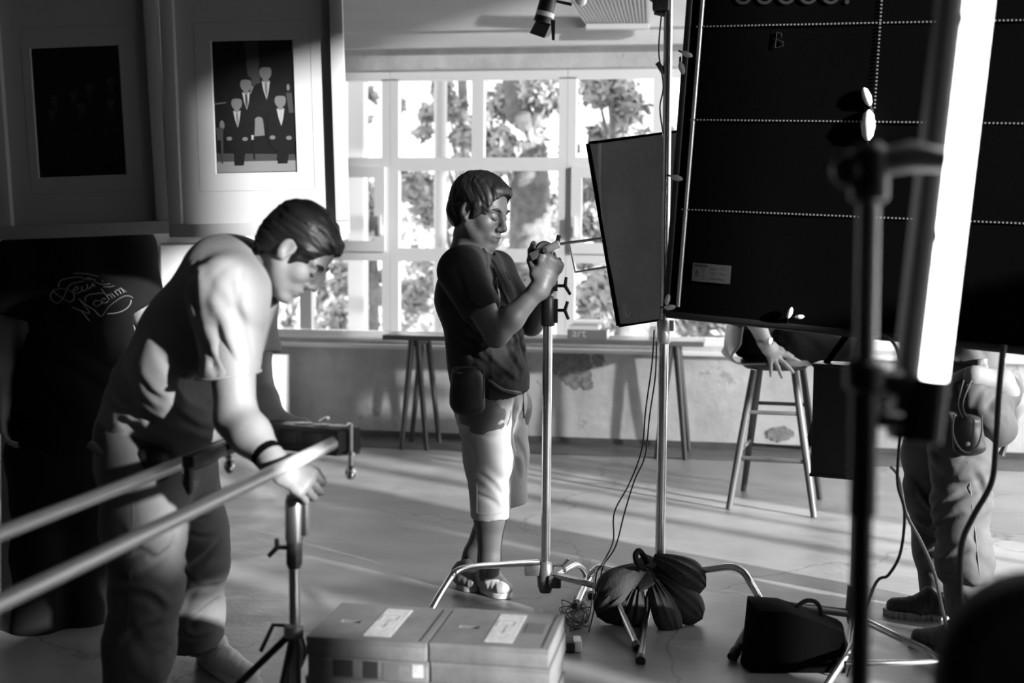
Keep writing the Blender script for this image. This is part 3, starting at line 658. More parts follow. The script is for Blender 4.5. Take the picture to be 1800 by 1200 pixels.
MB().span(BC + UV * .2 - X0 * .045, pp(on_panel(1492, 585)[0], 0.0), 0.022, 0.004, up=FV).build('strap', M_fabric, bal)
MB().span(BC + UV * .2 + X0 * .05, pp(on_panel(1515, 585)[0], 0.0), 0.022, 0.004, up=FV).build('strap', M_fabric, bal)
v_, f_ = text_mesh('NOVSTER', 0.045, BC + X0 * .07 - By * .061 - UV * .16, UV, -X0, 0.001); MB().add(v_, f_).build('lettering', gray('faint_print', 0.03, .5), bal, smooth=False)

# ------------------------------------------------------------------ third stand behind the dark pole, carrying the panel's right side
root = thing('light_stand', G(1500, 1120), 'stand with splayed legs behind the black holdall and the dark pole', 'light stand')
c3 = G(1500, 1120); D3 = depth(c3)
MB().tube([Vector((c3.x, c3.y, .08)), Vector((c3.x, c3.y, 1.22))], 0.0175, 14).build('pole', M_steel, root)
leg(root, [P(1500, 1078, D3), P(1420, 1068, D3 - .03), P(1345, 1062, D3 - .06), P(1333, 1075, D3 - .07), G(1288, 1154, 0.014)], 0.016, gray('dull_tube', 0.12, .4, .8))
leg(root, [P(1502, 1082, D3), P(1580, 1120, D3 - .2), P(1640, 1150, D3 - .3), G(1672, 1190, 0.012)], 0.0125)
leg(root, [P(1500, 1082, D3), P(1495, 1120, D3 - .25), P(1488, 1150, D3 - .42), G(1440, 1225, 0.012)], 0.0135)
MB().tube([P(1485, 1166, 3.95), P(1600, 1164, 3.98), P(1700, 1160, 4.02)], 0.0095, 10).build('cross_tube', M_chrome, root)
mb = MB(); mb.tube([Vector((c3.x, c3.y, .05)), Vector((c3.x, c3.y, .09)), Vector((c3.x, c3.y, .19))], [.022, .032, .026], 12); mb.build('base_casting', M_cast, root)

# ------------------------------------------------------------------ sandbags over the stand's legs
M_bag = gray('charcoal_canvas', 0.022, 0.8, noise=0.2, scale=10, bump=0.25, bscale=120)
def pillow(root_p, tip, width, thick, nrm, mat, parent, name='pouch', bend=0.0, p0=.35, seed=0):
    a, b = Vector(root_p), Vector(tip); d = b - a; l = d.length; d.normalize(); nrm = Vector(nrm); nrm = (nrm - d * nrm.dot(d)).normalized(); w = nrm.cross(d)
    mb = MB(); m, n_ = 18, 14; fr, bk = [], []
    for i in range(m + 1):
        s = i / m; pr = min(1.0, (p0 + (1 - p0) * math.sin(min(1, s * 1.25) * math.pi / 2))) * (1 - max(0, (s - .6) / .4) ** 2) ** .5 if s < 1 else 0.02
        bl = (math.sin(math.pi * (0.1 + .88 * s)) ** .7)
        for j in range(n_ + 1):
            t = -1 + 2 * j / n_; e = max(0, 1 - abs(t) ** 2.2) ** .6
            wr = .006 * math.sin(14 * t + 3 * s + seed) * (1 - s) + .003 * math.sin(31 * t + seed)
            c = a + d * (l * s) + w * (t * width / 2 * pr) + nrm * (bend * l * (s - s * s) * 4 * .25)
            fr.append(c + nrm * ((thick / 2) * bl * e + wr * e)); bk.append(c - nrm * ((thick / 2) * bl * e))
    F = [(i * (n_ + 1) + j, i * (n_ + 1) + j + 1, (i + 1) * (n_ + 1) + j + 1, (i + 1) * (n_ + 1) + j) for i in range(m) for j in range(n_)]
    K = len(fr); mb.add(fr + bk, F + [tuple(q_ + K for q_ in f[::-1]) for f in F])
    bm = bmesh.new()
    return mb.build(name, mat, parent, angle=60)
SB = 4.82
specs = [
 ('dark canvas sandbag draped on top of the chrome stand\'s base', [((1146, 985, SB), (1240, 1032, SB - .03), .17, .13, (0.0, -.75, .65)), ((1132, 1000, SB - .05), (1052, 1052, SB - .08), .16, .12, (-.3, -.7, .6))]),
 ('canvas sandbag on the stand base, middle of the pile', [((1150, 1016, SB - .06), (1234, 1088, SB - .1), .15, .08, (.25, -.85, .4)), ((1122, 1024, SB - .08), (1050, 1084, SB - .1), .15, .09, (-.3, -.8, .35))]),
 ('canvas sandbag with paler pouch lowest in the pile on the stand base', [((1146, 1020, SB - .1), (1188, 1120, SB - .17), .12, .075, (.45, -.85, .1)), ((1120, 1034, SB - .1), (1100, 1118, SB - .12), .14, .09, (-.2, -.9, .1))]),
]
for lab, pcs in specs:
    root = thing('sandbag', G(1150, 1110), lab, 'sandbag', 'sandbags on the stand base')
    for k, (a, b, w_, t_, nn) in enumerate(pcs):
        nv = RV * nn[0] + FV * nn[1] + UV * nn[2]
        pillow(P(*a), P(*b), w_, t_, nv, M_bag, root, seed=k * 2.1 + len(lab))
    a, b = P(*pcs[0][0]), P(*pcs[1][0])
    MB().span(a + UV * .012, b + UV * .012, 0.07, 0.012, up=UV - FV * .5, bev=.004).build('yoke', M_bag, root)
root = [o for o in bpy.data.objects if o.get('label', '').startswith('dark canvas sandbag')][0]
MB().tube([P(1134, 1000, SB - .1), P(1122, 992, SB - .12), P(1117, 976, SB - .12), P(1123, 968, SB - .1), P(1131, 976, SB - .08), P(1138, 990, SB - .08)], 0.011, 8, smooth=5).build('handle', M_fabric, root)

# ------------------------------------------------------------------ black holdall
root = thing('holdall', G(1400, 1190), 'black cloth holdall with a carry handle standing on the floor', 'bag')
HD = 4.2
prof = [(1322, 1062), (1380, 1066), (1440, 1086), (1488, 1104), (1497, 1150), (1490, 1200), (1400, 1206), (1308, 1192), (1316, 1120)]
mb = MB(); nl = 5; ringsv = []
for k in range(nl):
    t = k / (nl - 1); off = FV * (t * 0.17 - .02); s = 1 - 0.10 * abs(2 * t - 1) ** 2
    ctr = P(1400, 1135, HD)
    rg = []
    for i in range(len(prof) * 4):
        a = Vector(P(*prof[i // 4], HD)); b = Vector(P(*prof[(i // 4 + 1) % len(prof)], HD)); p = a.lerp(b, (i % 4) / 4)
        q = ctr + (p - ctr) * s + off; q.z = max(q.z, 0.004); rg.append(q)
    ringsv.append(rg)
m_ = len(ringsv[0]); mb.add([q for r in ringsv for q in r], [(k * m_ + i, k * m_ + (i + 1) % m_, (k + 1) * m_ + (i + 1) % m_, (k + 1) * m_ + i) for k in range(nl - 1) for i in range(m_)] + [tuple(range(m_)), tuple(range((nl - 1) * m_, nl * m_))[::-1]])
mb.build('body', M_fabric, root, angle=60)
#fp = MB(); fp.prism([P(1318, 1060, HD - .03), P(1445, 1084, HD - .03), P(1490, 1102, HD - .03), P(1487, 1116, HD - .035), P(1440, 1100, HD - .035), P(1330, 1074, HD - .035)], FV * .16 + UV * .004); fp.build('flap', M_fabric, root)
MB().tube([P(1394, 1084, HD + .05), P(1404, 1064, HD + .05), P(1421, 1055, HD + .05), P(1439, 1063, HD + .05), P(1448, 1098, HD + .05)], 0.0075, 8, smooth=5).build('handle', M_fabric, root)

# ------------------------------------------------------------------ stacks of apple boxes, square to the room
zt = 0.40
fl_, fm_, fr_ = G(537, 1118, zt), G(768, 1108, zt), G(988, 1091, zt)
yb_ = fl_.y; dB = 0.31
M_crate = gray('worn_plywood', 0.14, 0.55, noise=0.25, scale=9, bump=0.1, bscale=50)
M_stick = gray('white_sticker', 0.45, 0.5, noise=0.25, scale=60)
M_hole = gray('hole_dark', 0.006, 0.9)
def crate(x0, x1, y0, z1, h, label, deco=None, jit=0.0):
    c = Vector(((x0 + x1) / 2 + jit, y0 + dB / 2, z1 - h / 2)); o = thing('apple_box', (c.x, c.y, z1 - h), label, 'wooden box', 'stacked apple boxes in the foreground')
    # open hand hole in the top: top board is a ring of four boards round the hole
    w = x1 - x0 - 0.003; t = 0.012; hx, hy = c.x - w * 0.26, c.y - dB * 0.02; hw, hh = 0.052, 0.024
    MB().bbox(c - UV * (t / 2), (w, dB, h - t), None, 0.003).build('body', M_crate, o)
    mb = MB(); zt_ = z1 - t / 2
    xa, xb, ya, yb2 = c.x - w / 2, c.x + w / 2, c.y - dB / 2, c.y + dB / 2
    mb.box(((xa + hx - hw / 2) / 2, c.y, zt_), (hx - hw / 2 - xa, dB, t)); mb.box(((xb + hx + hw / 2) / 2, c.y, zt_), (xb - hx - hw / 2, dB, t))
    mb.box((hx, (ya + hy - hh / 2) / 2, zt_), (hw, hy - hh / 2 - ya, t)); mb.box((hx, (yb2 + hy + hh / 2) / 2, zt_), (hw, yb2 - hy - hh / 2, t))
    mb.build('top_board', M_crate, o, smooth=False)
    MB().box((hx, hy, z1 - t - .0005), (hw, hh, 0.002)).build('hand_hole', M_hole, o, smooth=False)
    if deco: deco(o, c, w, z1, h)
    return o
def sticker(o, cx, cy, w, d, z, front=False, y=None, mat=None, name='sticker'):
    return MB().box((cx, y if front else cy, z if front else z + .0006), (w, 0.0012 if front else d, d if front else .0012)).build(name, mat or M_stick, o, smooth=False)
def logo(o, st, cx, cy, z):                                    # faint blocky print on the label
    mb = MB()
    for (a, b, w_, d_) in ((-.006, .055, .05, .006), (-.028, .03, .006, .05), (.018, .035, .006, .04), (-.006, .012, .03, .006), (.002, -.03, .03, .006), (.0, -.02, .006, .07)): mb.box((cx + a, cy + b, z + .0015), (w_, d_, .0008))
    mb.build('printed_mark', gray('grey_ink', 0.32, .6), st, smooth=False)
def top_deco(extra):
    def f(o, c, w, z1, h):
        s = sticker(o, c.x + w * .06, c.y, 0.072, 0.24, z1); logo(o, s, c.x + w * .06, c.y, z1)
        if extra: sticker(o, c.x + w * .31, c.y + .01, 0.05, 0.09, z1, mat=gray('grey_patch', .09, .6), name='patch')
        MB().box((c.x + w * .44, c.y, z1 + .0005), (0.003, dB * .9, .001)).build('seam', M_hole, o, smooth=False)
    return f
def front_deco(o, c, w, z1, h):
    y = c.y - dB / 2 - .0006
    for (a, b, v) in ((-.20, .16, M_ink), (.03, .12, gray('dark_patch', .03, .6))): sticker(o, c.x + w * a, 0, w * b, h * .82, z1 - h * .5, True, y, v, 'tape_patch')
    sticker(o, c.x + w * .42, 0, w * .09, h * .62, z1 - h * .42, True, y); sticker(o, c.x + w * .2, 0, w * .14, h * .8, z1 - h * .5, True, y, gray('mid_patch', .13, .6), 'tape_patch')
names = ['left', 'right']
cols = [(fl_.x, fm_.x - .001, yb_), (fm_.x + .002, fr_.x, yb_ + .012)]
hs = [0.05, 0.055, 0.055, 0.24]
labs = [['topmost apple box of the left stack, beside the slider stand', 'apple box with two black tape patches, second down in the left stack', 'apple box third down in the left stack', 'deep apple box at the bottom of the left stack'],
        ['topmost apple box of the right stack, with a grey square patch', 'apple box second down in the right stack', 'apple box third down in the right stack', 'deep apple box at the bottom of the right stack']]
for ci, (x0, x1, y0) in enumerate(cols):
    z = zt
    for k, h in enumerate(hs):
        crate(x0, x1, y0, z, h - .001, labs[ci][k], top_deco(ci == 1) if k == 0 else (front_deco if (k == 1 and ci == 0) else None), jit=(0, .004, -.003, .002)[k]); z -= h

# ------------------------------------------------------------------ camera slider and its support stand
A1, B1 = P(600, 772, 3.45), P(0, 1060, 2.35); A2, B2 = P(478, 752, 3.78), P(0, 938, 2.68)
root = thing('camera_slider', (B1 + B2) / 2, 'two-tube camera slider running from the lower left to the bending man\'s hands', 'camera slider')
M_tube = gray('satin_tube', 0.70, 0.35, 0.25)
MB().tube([A1, B1 + (B1 - A1) * .25], 0.0172, 20).build('rail_tube', M_tube, root)
MB().tube([A2, B2 + (B2 - A2) * .25], 0.0172, 20).build('rail_tube', M_tube, root)
e1 = P(612, 774, 3.43); e2 = P(448, 758, 3.84); dxe = (e1 - e2).normalized()
mb = MB(); rail = (B1 - A1).normalized()
mb.span(e2 + UV * .026, e1 + UV * .026, 0.075, 0.016, bev=.003); mb.span(e2 - UV * .032, e1 - UV * .032, 0.075, 0.014, bev=.003)
for t in (0.02, .38, .62, .98): mb.box(e2.lerp(e1, t), (0.035, 0.07, 0.055), Matrix((dxe, UV.cross(dxe), UV)).transposed())
mb.box(e2.lerp(e1, .9), (0.075, 0.06, 0.066), Matrix((dxe, UV.cross(dxe), UV)).transposed())
ep = mb.build('end_carriage', M_black, root)
mb = MB()
for t in (.55, .75, .9): mb.bbox(e2.lerp(e1, t) + UV * .036, (0.05, .03, .006), Matrix((dxe, UV.cross(dxe), UV)).transposed(), .002)
mb.build('top_plate', M_alu, ep)
mb = MB(); h0 = e2.lerp(e1, .72) + UV * .045; mb.tube([h0, h0 + dxe * .045 + UV * .012], .005, 8); mb.tube([e1 + UV * .04, e1 + UV * .042 + dxe * .015 ], .006, 8); mb.build('lever', M_chrome, ep)
def screw_foot(p, l, nm='levelling_screw'):
    o = MB().tube([p + UV * .045, p - UV * l], 0.006, 10).build(nm, M_steel, root); m2 = MB(); m2.lathe(p - UV * l, (0, 0, -1), [(.005, -.02), (.012, -.012), (.015, 0), (.012, .012), (.007, .018)], 14); m2.lathe(p - UV * (l * .35), (0, 0, -1), [(.012, 0), (.012, .008)], 12); m2.build('knurled_foot', M_chrome, o)
screw_foot(e1 + dxe * .012 + UV * .0, .085); screw_foot(P(403, 790, 3.42), .045)
bk = P(345, 800, 3.3)
MB().span(P(330, 812, 3.2), P(405, 785, 3.42), 0.035, 0.03, bev=.004).build('clamp_block', M_black, root)
MB().tube([P(331, 805, 3.22), P(330, 850, 3.22), P(333, 868, 3.22)], [.012, .014, .006], 8).build('clamp_knob', M_black, root)

root = thing('slider_stand', G(515, 1385), 'small stand gripped by the bending man beside the apple boxes', 'light stand')
SS = 3.38; s0 = P(518, 862, SS); s0 = Vector(s0); ax2 = lambda py: Vector((s0.x, s0.y, P(516, py, SS).z)) + RV * ((862 - py) * .00002)
MB().tube([ax2(985), Vector((s0.x, s0.y, .06))], 0.0145, 16).build('pole', M_steel, root)
mb = MB(); mb.tube([ax2(998), ax2(990), ax2(955), ax2(948)], [.016, .021, .021, .017], 16); mb.build('lower_collar', M_cast, root)
mb = MB(); mb.tube([ax2(952), ax2(945), ax2(880), ax2(868)], [.022, .0245, .0245, .02], 16); mb.bbox(ax2(912) + RV * .026, (.02, .03, .085), None, .004); rc_ = mb.build('receiver', M_alu, root)
MB().tube([ax2(868), ax2(835)], .013, 12).build('stud', M_steel, root)
tee(MB(), ax2(962) - RV * .015, UV + RV * .45, -RV, 0.03, 0.026).build('handle', M_black, root)
tee(MB(), ax2(862) + RV * .015, UV * .2 + FV, RV, 0.03, 0.012).build('handle', M_chrome, root)
hub = ax2(1108)
mb = MB(); mb.tube([hub - UV * .02, hub - UV * .015, hub + UV * .015, hub + UV * .02], [.016, .026, .026, .016], 14); mb.build('leg_hub', M_alu, root)
for k, (a, b) in enumerate(((P(452, 1148, SS - .02), P(392, 1200, SS - .05)), (hub + RV * .03 - FV * .12 - UV * .05, None), (hub + RV * .06 + FV * .12 - UV * .05, None))):
    d = (a - hub).normalized(); e = hub + d * (hub.z - .012) / max(.1, -d.z) if -d.z > .1 else b
    if k == 0: e = hub + (b - hub) * 2.2; e.z = 0.012
    else: e = hub + (RV * (-.10 if k == 2 else -.04) + FV * (.38 if k == 2 else -.36)); e.z = .012
    o = MB().tube([hub, e], .0095, 10).build('leg', M_black, root); MB().tube([e + (hub - e).normalized() * .03, e], .0125, 10).build('rubber_foot', M_rubber, o)
MB().tube([hub.lerp(P(452, 1148, SS), .9), P(480, 1098, SS), hub + UV * .012], .006, 8).build('brace', M_cast, root)
MB().tube([hub + RV * .012, hub + RV * .026 - UV * .06, hub + RV * .015 - UV * .10], [.009, .012, .006], 8).build('brace', M_chrome, root)

# ------------------------------------------------------------------ trestle table and what lies on it
YT = G(1215, 808).y - 0.02
tl, tr_ = W(672, 593, YT), W(1237, 604, YT); ztab = (W(680, 590, YT).z + W(1230, 599, YT).z) / 2
TD = max(0.2, min(0.34, YB - YT - .04))

root = thing('trestle_table', ((tl.x + tr_.x) / 2, YT + TD / 2, 0), 'long dark trestle table under the windows', 'table')
MB().bbox(((tl.x + tr_.x) / 2, YT + TD / 2, ztab - .016), (tr_.x - tl.x, TD, .032), None, .003).build('tabletop', gray('table_board', 0.13, 0.28, noise=.2, scale=4), root)
for (c, spread) in ((W(727, 640, YT).x, .085), (W(1182, 640, YT).x, .09)):
    mb = MB().box((c, YT + TD / 2, ztab - .05), (.06, TD * .9, .04)); mb.build('trestle_beam', M_wood_d, root, smooth=False)
    for sy in (0.03, TD - .03):
        for sx in (-1, 1): MB().tube([(c + sx * .02, YT + sy, ztab - .034), (c + sx * (spread + .012 * (sy > .1)), YT + sy + (.02 if sy > .1 else -.02), 0.002)], [.022, .016], 10).build('leg', M_wood_d, root)
def book(x0, x1, z0, h, v, label, txt=None):
    a, b = W(x0, 590, YT + .03), W(x1, 590, YT + .03); c = Vector(((a.x + b.x) / 2, YT + .13, z0 + h / 2)); o = thing('book', (c.x, c.y, z0), label, 'book', 'books stacked on the trestle table')
    mb = MB(); w = b.x - a.x
    mb.box(c + UV * (h / 2 - .0015), (w, .2, .003)); mb.box(c - UV * (h / 2 - .0015), (w, .2, .003)); mb.box(c - Vector((0, .0985, 0)), (w, .003, h - .006)); cv = mb.build('cover', gray('book_%d' % int(v * 100), v, .5), o, smooth=False)
    MB().box(c + Vector((0, .003, 0)), (w - .008, .192, h - .007)).build('pages', M_paper, o, smooth=False)
    if txt:
        v_, f_ = text_mesh(txt, h * 1.35, c + Vector((-w * .38, -.1, -h * .3)), (1, 0, 0), (0, 0, 1), .0006); MB().add(v_, f_).build('lettering', gray('pale_print', .5, .6), cv, smooth=False)
book(997, 1067, ztab, .058, .17, 'thick grey art book at the bottom of the pile on the table', 'art')
book(1000, 1052, ztab + .058, .024, .7, 'white book in the middle of the pile on the table')
book(1008, 1050, ztab + .082, .018, .42, 'thin grey book third up in the pile on the table')
book(1004, 1062, ztab + .100, .012, .8, 'thin white book on top of the pile on the table')
j0 = Vector((W(1148, 590, YT).x, YT + .14, ztab))
tag(MB().lathe(j0, (0, 0, 1), [(.03, 0), (.036, .004), (.036, .075), (.033, .08), (.031, .078), (.033, .072), (.033, .006), (.004, .005)], 20).build('glass_tumbler', glass('tumbler_glass', .85), org=j0), 'clear glass tumbler on the table behind the chrome stand', 'glass')

# ------------------------------------------------------------------ bar stool with a moulded seat shell
fl1, fr1, bl1, br1 = G(1281, 895), G(1431, 910), G(1307, 862), G(1441, 877)
sc_ = (fl1 + fr1 + bl1 + br1) / 4
root = thing('bar_stool', sc_, 'wooden bar stool with a moulded grey seat shell, sat on by a person', 'stool')
zs = G(1355, 648, 0).z
DS = depth(sc_)
zseat = P(1360, 634, DS - .12).z
ctop = Vector((sc_.x, sc_.y, 0)); shift = P(1362, 645, DS) - Vector((sc_.x, sc_.y, P(1362, 645, DS).z)); ctop += Vector((shift.x, shift.y, 0))
mb = MB(); mb.lathe(ctop + UV * (zseat - .055), (0, 0, 1), [(.10, 0), (.155, .006), (.172, .02), (.18, .04), (.178, .05), (.165, .055)], 30); st = mb.build('seat', M_wood_d, root)
tops = [P(1325, 658, DS - .1), P(1396, 658, DS - .1), P(1336, 655, DS + .1), P(1410, 655, DS + .1)]
legs = []
for t, f in zip(tops, (fl1, fr1, bl1, br1)):
    t = Vector((t.x, t.y, zseat - .05)); f = Vector((f.x, f.y, .002)); legs.append((t, f)); MB().tube([t, t.lerp(f, .5), f], [.018, .0205, .0165], 12).build('leg', M_wood, root)
at = lambda k, z: legs[k][0].lerp(legs[k][1], (legs[k][0].z - z) / legs[k][0].z)
for (i, j, z) in ((0, 1, P(1360, 726, DS - .15).z), (2, 3, P(1360, 709, DS + .15).z), (0, 1, P(1360, 806, DS - .15).z), (2, 3, P(1360, 787, DS + .15).z), (0, 2, .3), (1, 3, .3)):
    MB().tube([at(i, z), at(j, z)], .0105, 10).build('rung', M_wood, root)
# shell: seat pan with a low back that curves up on the left
mb = MB(); m, n_ = 16, 14; vs_ = []
pth = [P(1278 + 0, 570, DS), P(1274, 600, DS), P(1276, 625, DS), P(1290, 637, DS), P(1320, 637, DS), P(1370, 637, DS), P(1398, 638, DS), P(1408, 641, DS)]
pth2, _ = spline(pth, [0] * len(pth), 3)
for p in pth2:
    for j in range(n_ + 1):
        t = -1 + 2 * j / n_; bk = min(1.0, max(0.0, (p.z - zseat - .02) / .06)); q = p + FV * (t * .16) + UV * (.006 * t * t * (1 - bk)) + RV * (.055 * t * t * bk); vs_.append(q)
K = len(vs_); F = [(i * (n_ + 1) + j, i * (n_ + 1) + j + 1, (i + 1) * (n_ + 1) + j + 1, (i + 1) * (n_ + 1) + j) for i in range(len(pth2) - 1) for j in range(n_)]
mb.add(vs_, F)
sh = mb.build('seat_shell', gray('grey_moulded_plastic', 0.36, 0.3), root, angle=80)
sm = sh.modifiers.new('thick', 'SOLIDIFY'); sm.thickness = 0.007

# ------------------------------------------------------------------ foreground pole with clamp and fluorescent tube
FDp = 1.78
root = thing('light_stand', P(1500, 1200, FDp) * 1.0, 'out-of-focus dark pole in the right foreground with a clamp', 'light stand')
bt, tpp = P(1514, 1000, FDp), P(1528, 300, FDp); axd = (tpp - bt).normalized(); f0 = bt - axd * (bt.z / axd.z)
root.location = (f0.x, f0.y, 0); root['_org'] = (f0.x, f0.y, 0.0)
pt = lambda py: bt + axd * ((P(1520, py, FDp).z - bt.z) / axd.z)
MB().tube([f0 + axd * .15, pt(900)], .0145, 16).build('pole', M_black, root)
MB().tube([pt(905), pt(640)], .019, 16).build('outer_sleeve', M_black, root)
MB().tube([pt(640), pt(300)], .0145, 16).build('riser', gray('grey_tube', .18, .35, .7), root)
mb = MB(); mb.tube([pt(690), pt(680), pt(640), pt(630)], [.02, .028, .028, .02], 14); mb.tube([pt(660), pt(655) + RV * .045 - UV * .015], [.012, .02], 10); mb.tube([pt(735), pt(740) + RV * .05], [.011, .012], 10); mb.build('collar', M_black, root)
mb = MB(); mb.tube([pt(360), pt(350), pt(265), pt(250)], [.016, .026, .026, .014], 14); mb.ball(pt(300) - RV * .028, .024, 12); cm = mb.build('clamp_head', M_black, root)
MB().tube([pt(290), P(1600, 275, FDp), P(1660, 283, FDp)], [.018, .022, .015], 12).build('clamp_arm', gray('grey_cast', .12, .5, .4), root)
for a in (0.4, 2.5, 4.6):
    e = f0 + Vector((math.cos(a), math.sin(a), 0)) * .42; o = MB().tube([f0 + axd * .42, e + UV * .012], .011, 10).build('leg', M_black, root); MB().tube([e + UV * .035, e + UV * .002], .014, 10).build('rubber_foot', M_rubber, o)
MB().tube([f0 + axd * .38, f0 + axd * .46], .024, 14).build('leg_hub', M_black, root)

root = thing('tube_light', P(1640, 760, 1.85), 'glowing fluorescent tube in a black holder in the right foreground', 'tube light')
T0, T1 = P(1639, 690, 1.85), P(1726, -40, 1.85); td = (T1 - T0).normalized()
MB().tube([T0, T0 + td * .008, T0 + td * .02, T1], [.008, .0165, .0175, .0175], 20).build('tube', emit('tube_glow', 9.0), root)
MB().tube([T0 - td * .075, T0 - td * .07, T0 + td * .02], [.012, .021, .021], 16).build('end_cap', M_black, root)
side = -RV
MB().span(T0 + side * .034 + FV * .02 - td * .07, T1 + side * .034 + FV * .02, .03, .04, up=FV, bev=.004).build('ballast_housing', M_black, root)
for t in (.38, .9):
    c = T0.lerp(T1, t); MB().tube([c + side * .034 + FV * .02, c], .012, 8).build('tube_holder', M_black, root)

# ------------------------------------------------------------------ chair back in the right foreground
CD = 1.55; cc = P(1660, 1005, CD); cb = cc + RV * .24
root = thing('office_chair', (cb.x, cb.y, 0), 'black padded chair back cropped by the lower right corner', 'chair')
mb = MB(); bw, bh, bt_ = .49, .56, .075
def rrect(w, h, r, n=8): return [(sx * (w / 2 - r) + r * math.cos(a), sz * (h / 2 - r) + r * math.sin(a)) for (sx, sz, a0) in ((1, 1, 0), (-1, 1, 90), (-1, -1, 180), (1, -1, 270)) for a in [math.radians(a0 + 90 * k / n) for k in range(n + 1)]]
bc = Vector((cb.x, cb.y, cc.z - bh / 2)); rings = []
for (t, s) in ((-.5, .9), (-.42, .97), (-.2, 1), (.2, 1), (.42, .97), (.5, .9)):
    rings.append([bc + RV * (a * s) + UV * (b - (1 - s) * b) + FV * (t * bt_) for a, b in rrect(bw, bh, .12)])
m_ = len(rings[0]); mb.add([q for r in rings for q in r], [(k * m_ + i, k * m_ + (i + 1) % m_, (k + 1) * m_ + (i + 1) % m_, (k + 1) * m_ + i) for k in range(5) for i in range(m_)] + [tuple(range(m_)), tuple(range(5 * m_, 6 * m_))[::-1]])
M_chair = gray('black_upholstery', 0.008, .75, bump=.1, bscale=200)
mb.build('backrest', M_chair, root, angle=60)
MB().bbox(Vector((cb.x, cb.y, .46)) - FV * .24, (.48, .46, .08), Matrix((RV, FV, UV)).transposed(), .03).build('seat', M_chair, root)
MB().span(Vector((cb.x, cb.y, .43)) - FV * .1, bc + FV * .03, .06, .02, up=FV).build('back_bracket', M_black, root)
MB().cyl(Vector((cb.x, cb.y, .08)) - FV * .24, Vector((cb.x, cb.y, .43)) - FV * .24, .025).build('gas_column', M_black, root)
for k in range(5):
    a = 2 * math.pi * k / 5; e = Vector((cb.x, cb.y, .06)) - FV * .24 + Vector((math.cos(a), math.sin(a), 0)) * .28
    o = MB().tube([Vector((cb.x, cb.y, .1)) - FV * .24, e], [.022, .014], 8).build('base_arm', M_black, root); MB().lathe(Vector((e.x, e.y, .028)) - RV * .012, RV, [(.02, 0), (.027, .004), (.027, .02), (.02, .024)], 14).build('castor', M_rubber, o)

# ------------------------------------------------------------------ cables
def cable(pts, r, label, name='cable', mat=None, cat='cable', grp=None):
    o = pts[-1]; ob = MB().tube(pts, r, 8, smooth=6).build(name, mat or M_rubber, org=Vector(o)); return tag(ob, label, cat, grp)
cable([P(1150, 580, 4.9), P(1146, 640, 4.9), P(1135, 720, 4.89), P(1128, 790, 4.88), P(1106, 850, 4.88), P(1080, 900, 4.86), P(1078, 950, 4.84), P(1062, 985, 4.82), P(1048, 1010, 4.8), P(1046, 1060, 4.78), G(1035, 1110, .004)], .0028, 'thin black wire hanging left of the chrome stand, left of the two')
cable([P(1154, 600, 4.9), P(1152, 660, 4.9), P(1142, 730, 4.9), P(1134, 800, 4.9), P(1115, 845, 4.88), P(1098, 900, 4.87), P(1082, 960, 4.85), P(1060, 995, 4.83), P(1055, 1030, 4.8), G(1050, 1085, .004)], .0028, 'thin black wire hanging nearest the chrome stand')
rn = random.Random(3); cp = [P(1046, 1000, 4.8)]
for k in range(34): cp.append(G(1012 + 34 * math.cos(k * 2.2 + rn.random()) * rn.uniform(.25, 1), 1080 + 34 * math.sin(k * 2.2 + rn.random()) * rn.uniform(.3, 1), .006 + .05 * rn.random() * (1 - k / 34)))
cp.append(G(1000, 1138, .02)); cable(cp, .0019, 'tangled heap of thin black wire on the floor behind the apple boxes')
cable([P(1764, 606, 3.6), P(1756, 690, 3.6), P(1750, 790, 3.6), P(1742, 850, 3.6), P(1712, 905, 3.6), P(1692, 950, 3.6), P(1687, 1010, 3.6), P(1690, 1100, 3.6), G(1700, 1330, .01)], .0085, 'thick black cable hanging at the right edge in front of the man with pouches')
cable([P(1525, 600, 4.2), P(1548, 590, 4.2), P(1570, 602, 4.2), P(1582, 640, 4.2), P(1586, 720, 4.2), P(1580, 790, 4.2), P(1578, 850, 4.2), P(1590, 900, 4.2), P(1583, 970, 4.2), P(1562, 1010, 4.2), P(1535, 1034, 4.2), G(1490, 1190, .01)], .0052, 'black cable looping down behind the dark pole')
cable([P(1566, 820, 4.3), P(1580, 840, 4.3), P(1592, 900, 4.3), P(1618, 950, 4.3), P(1640, 1000, 4.3), P(1652, 1050, 4.3), G(1675, 1160, .01)], .0055, 'pale grey cable running down past the walking shoes', mat=gray('grey_cable', .25, .35))
pl = thing('power_adapter', G(1000, 1142), 'white and black power adapter on the floor behind the apple boxes', 'power adapter')
pc = G(1000, 1142); MB().bbox(pc + UV * .02, (.04, .075, .034), Matrix((RV, FV, UV)).transposed(), .006).build('body', M_rubber, pl); MB().bbox(pc + UV * .022 + RV * .028, (.03, .07, .04), Matrix((RV, FV, UV)).transposed(), .008).build('cap', gray('white_plastic', .8, .4), pl)

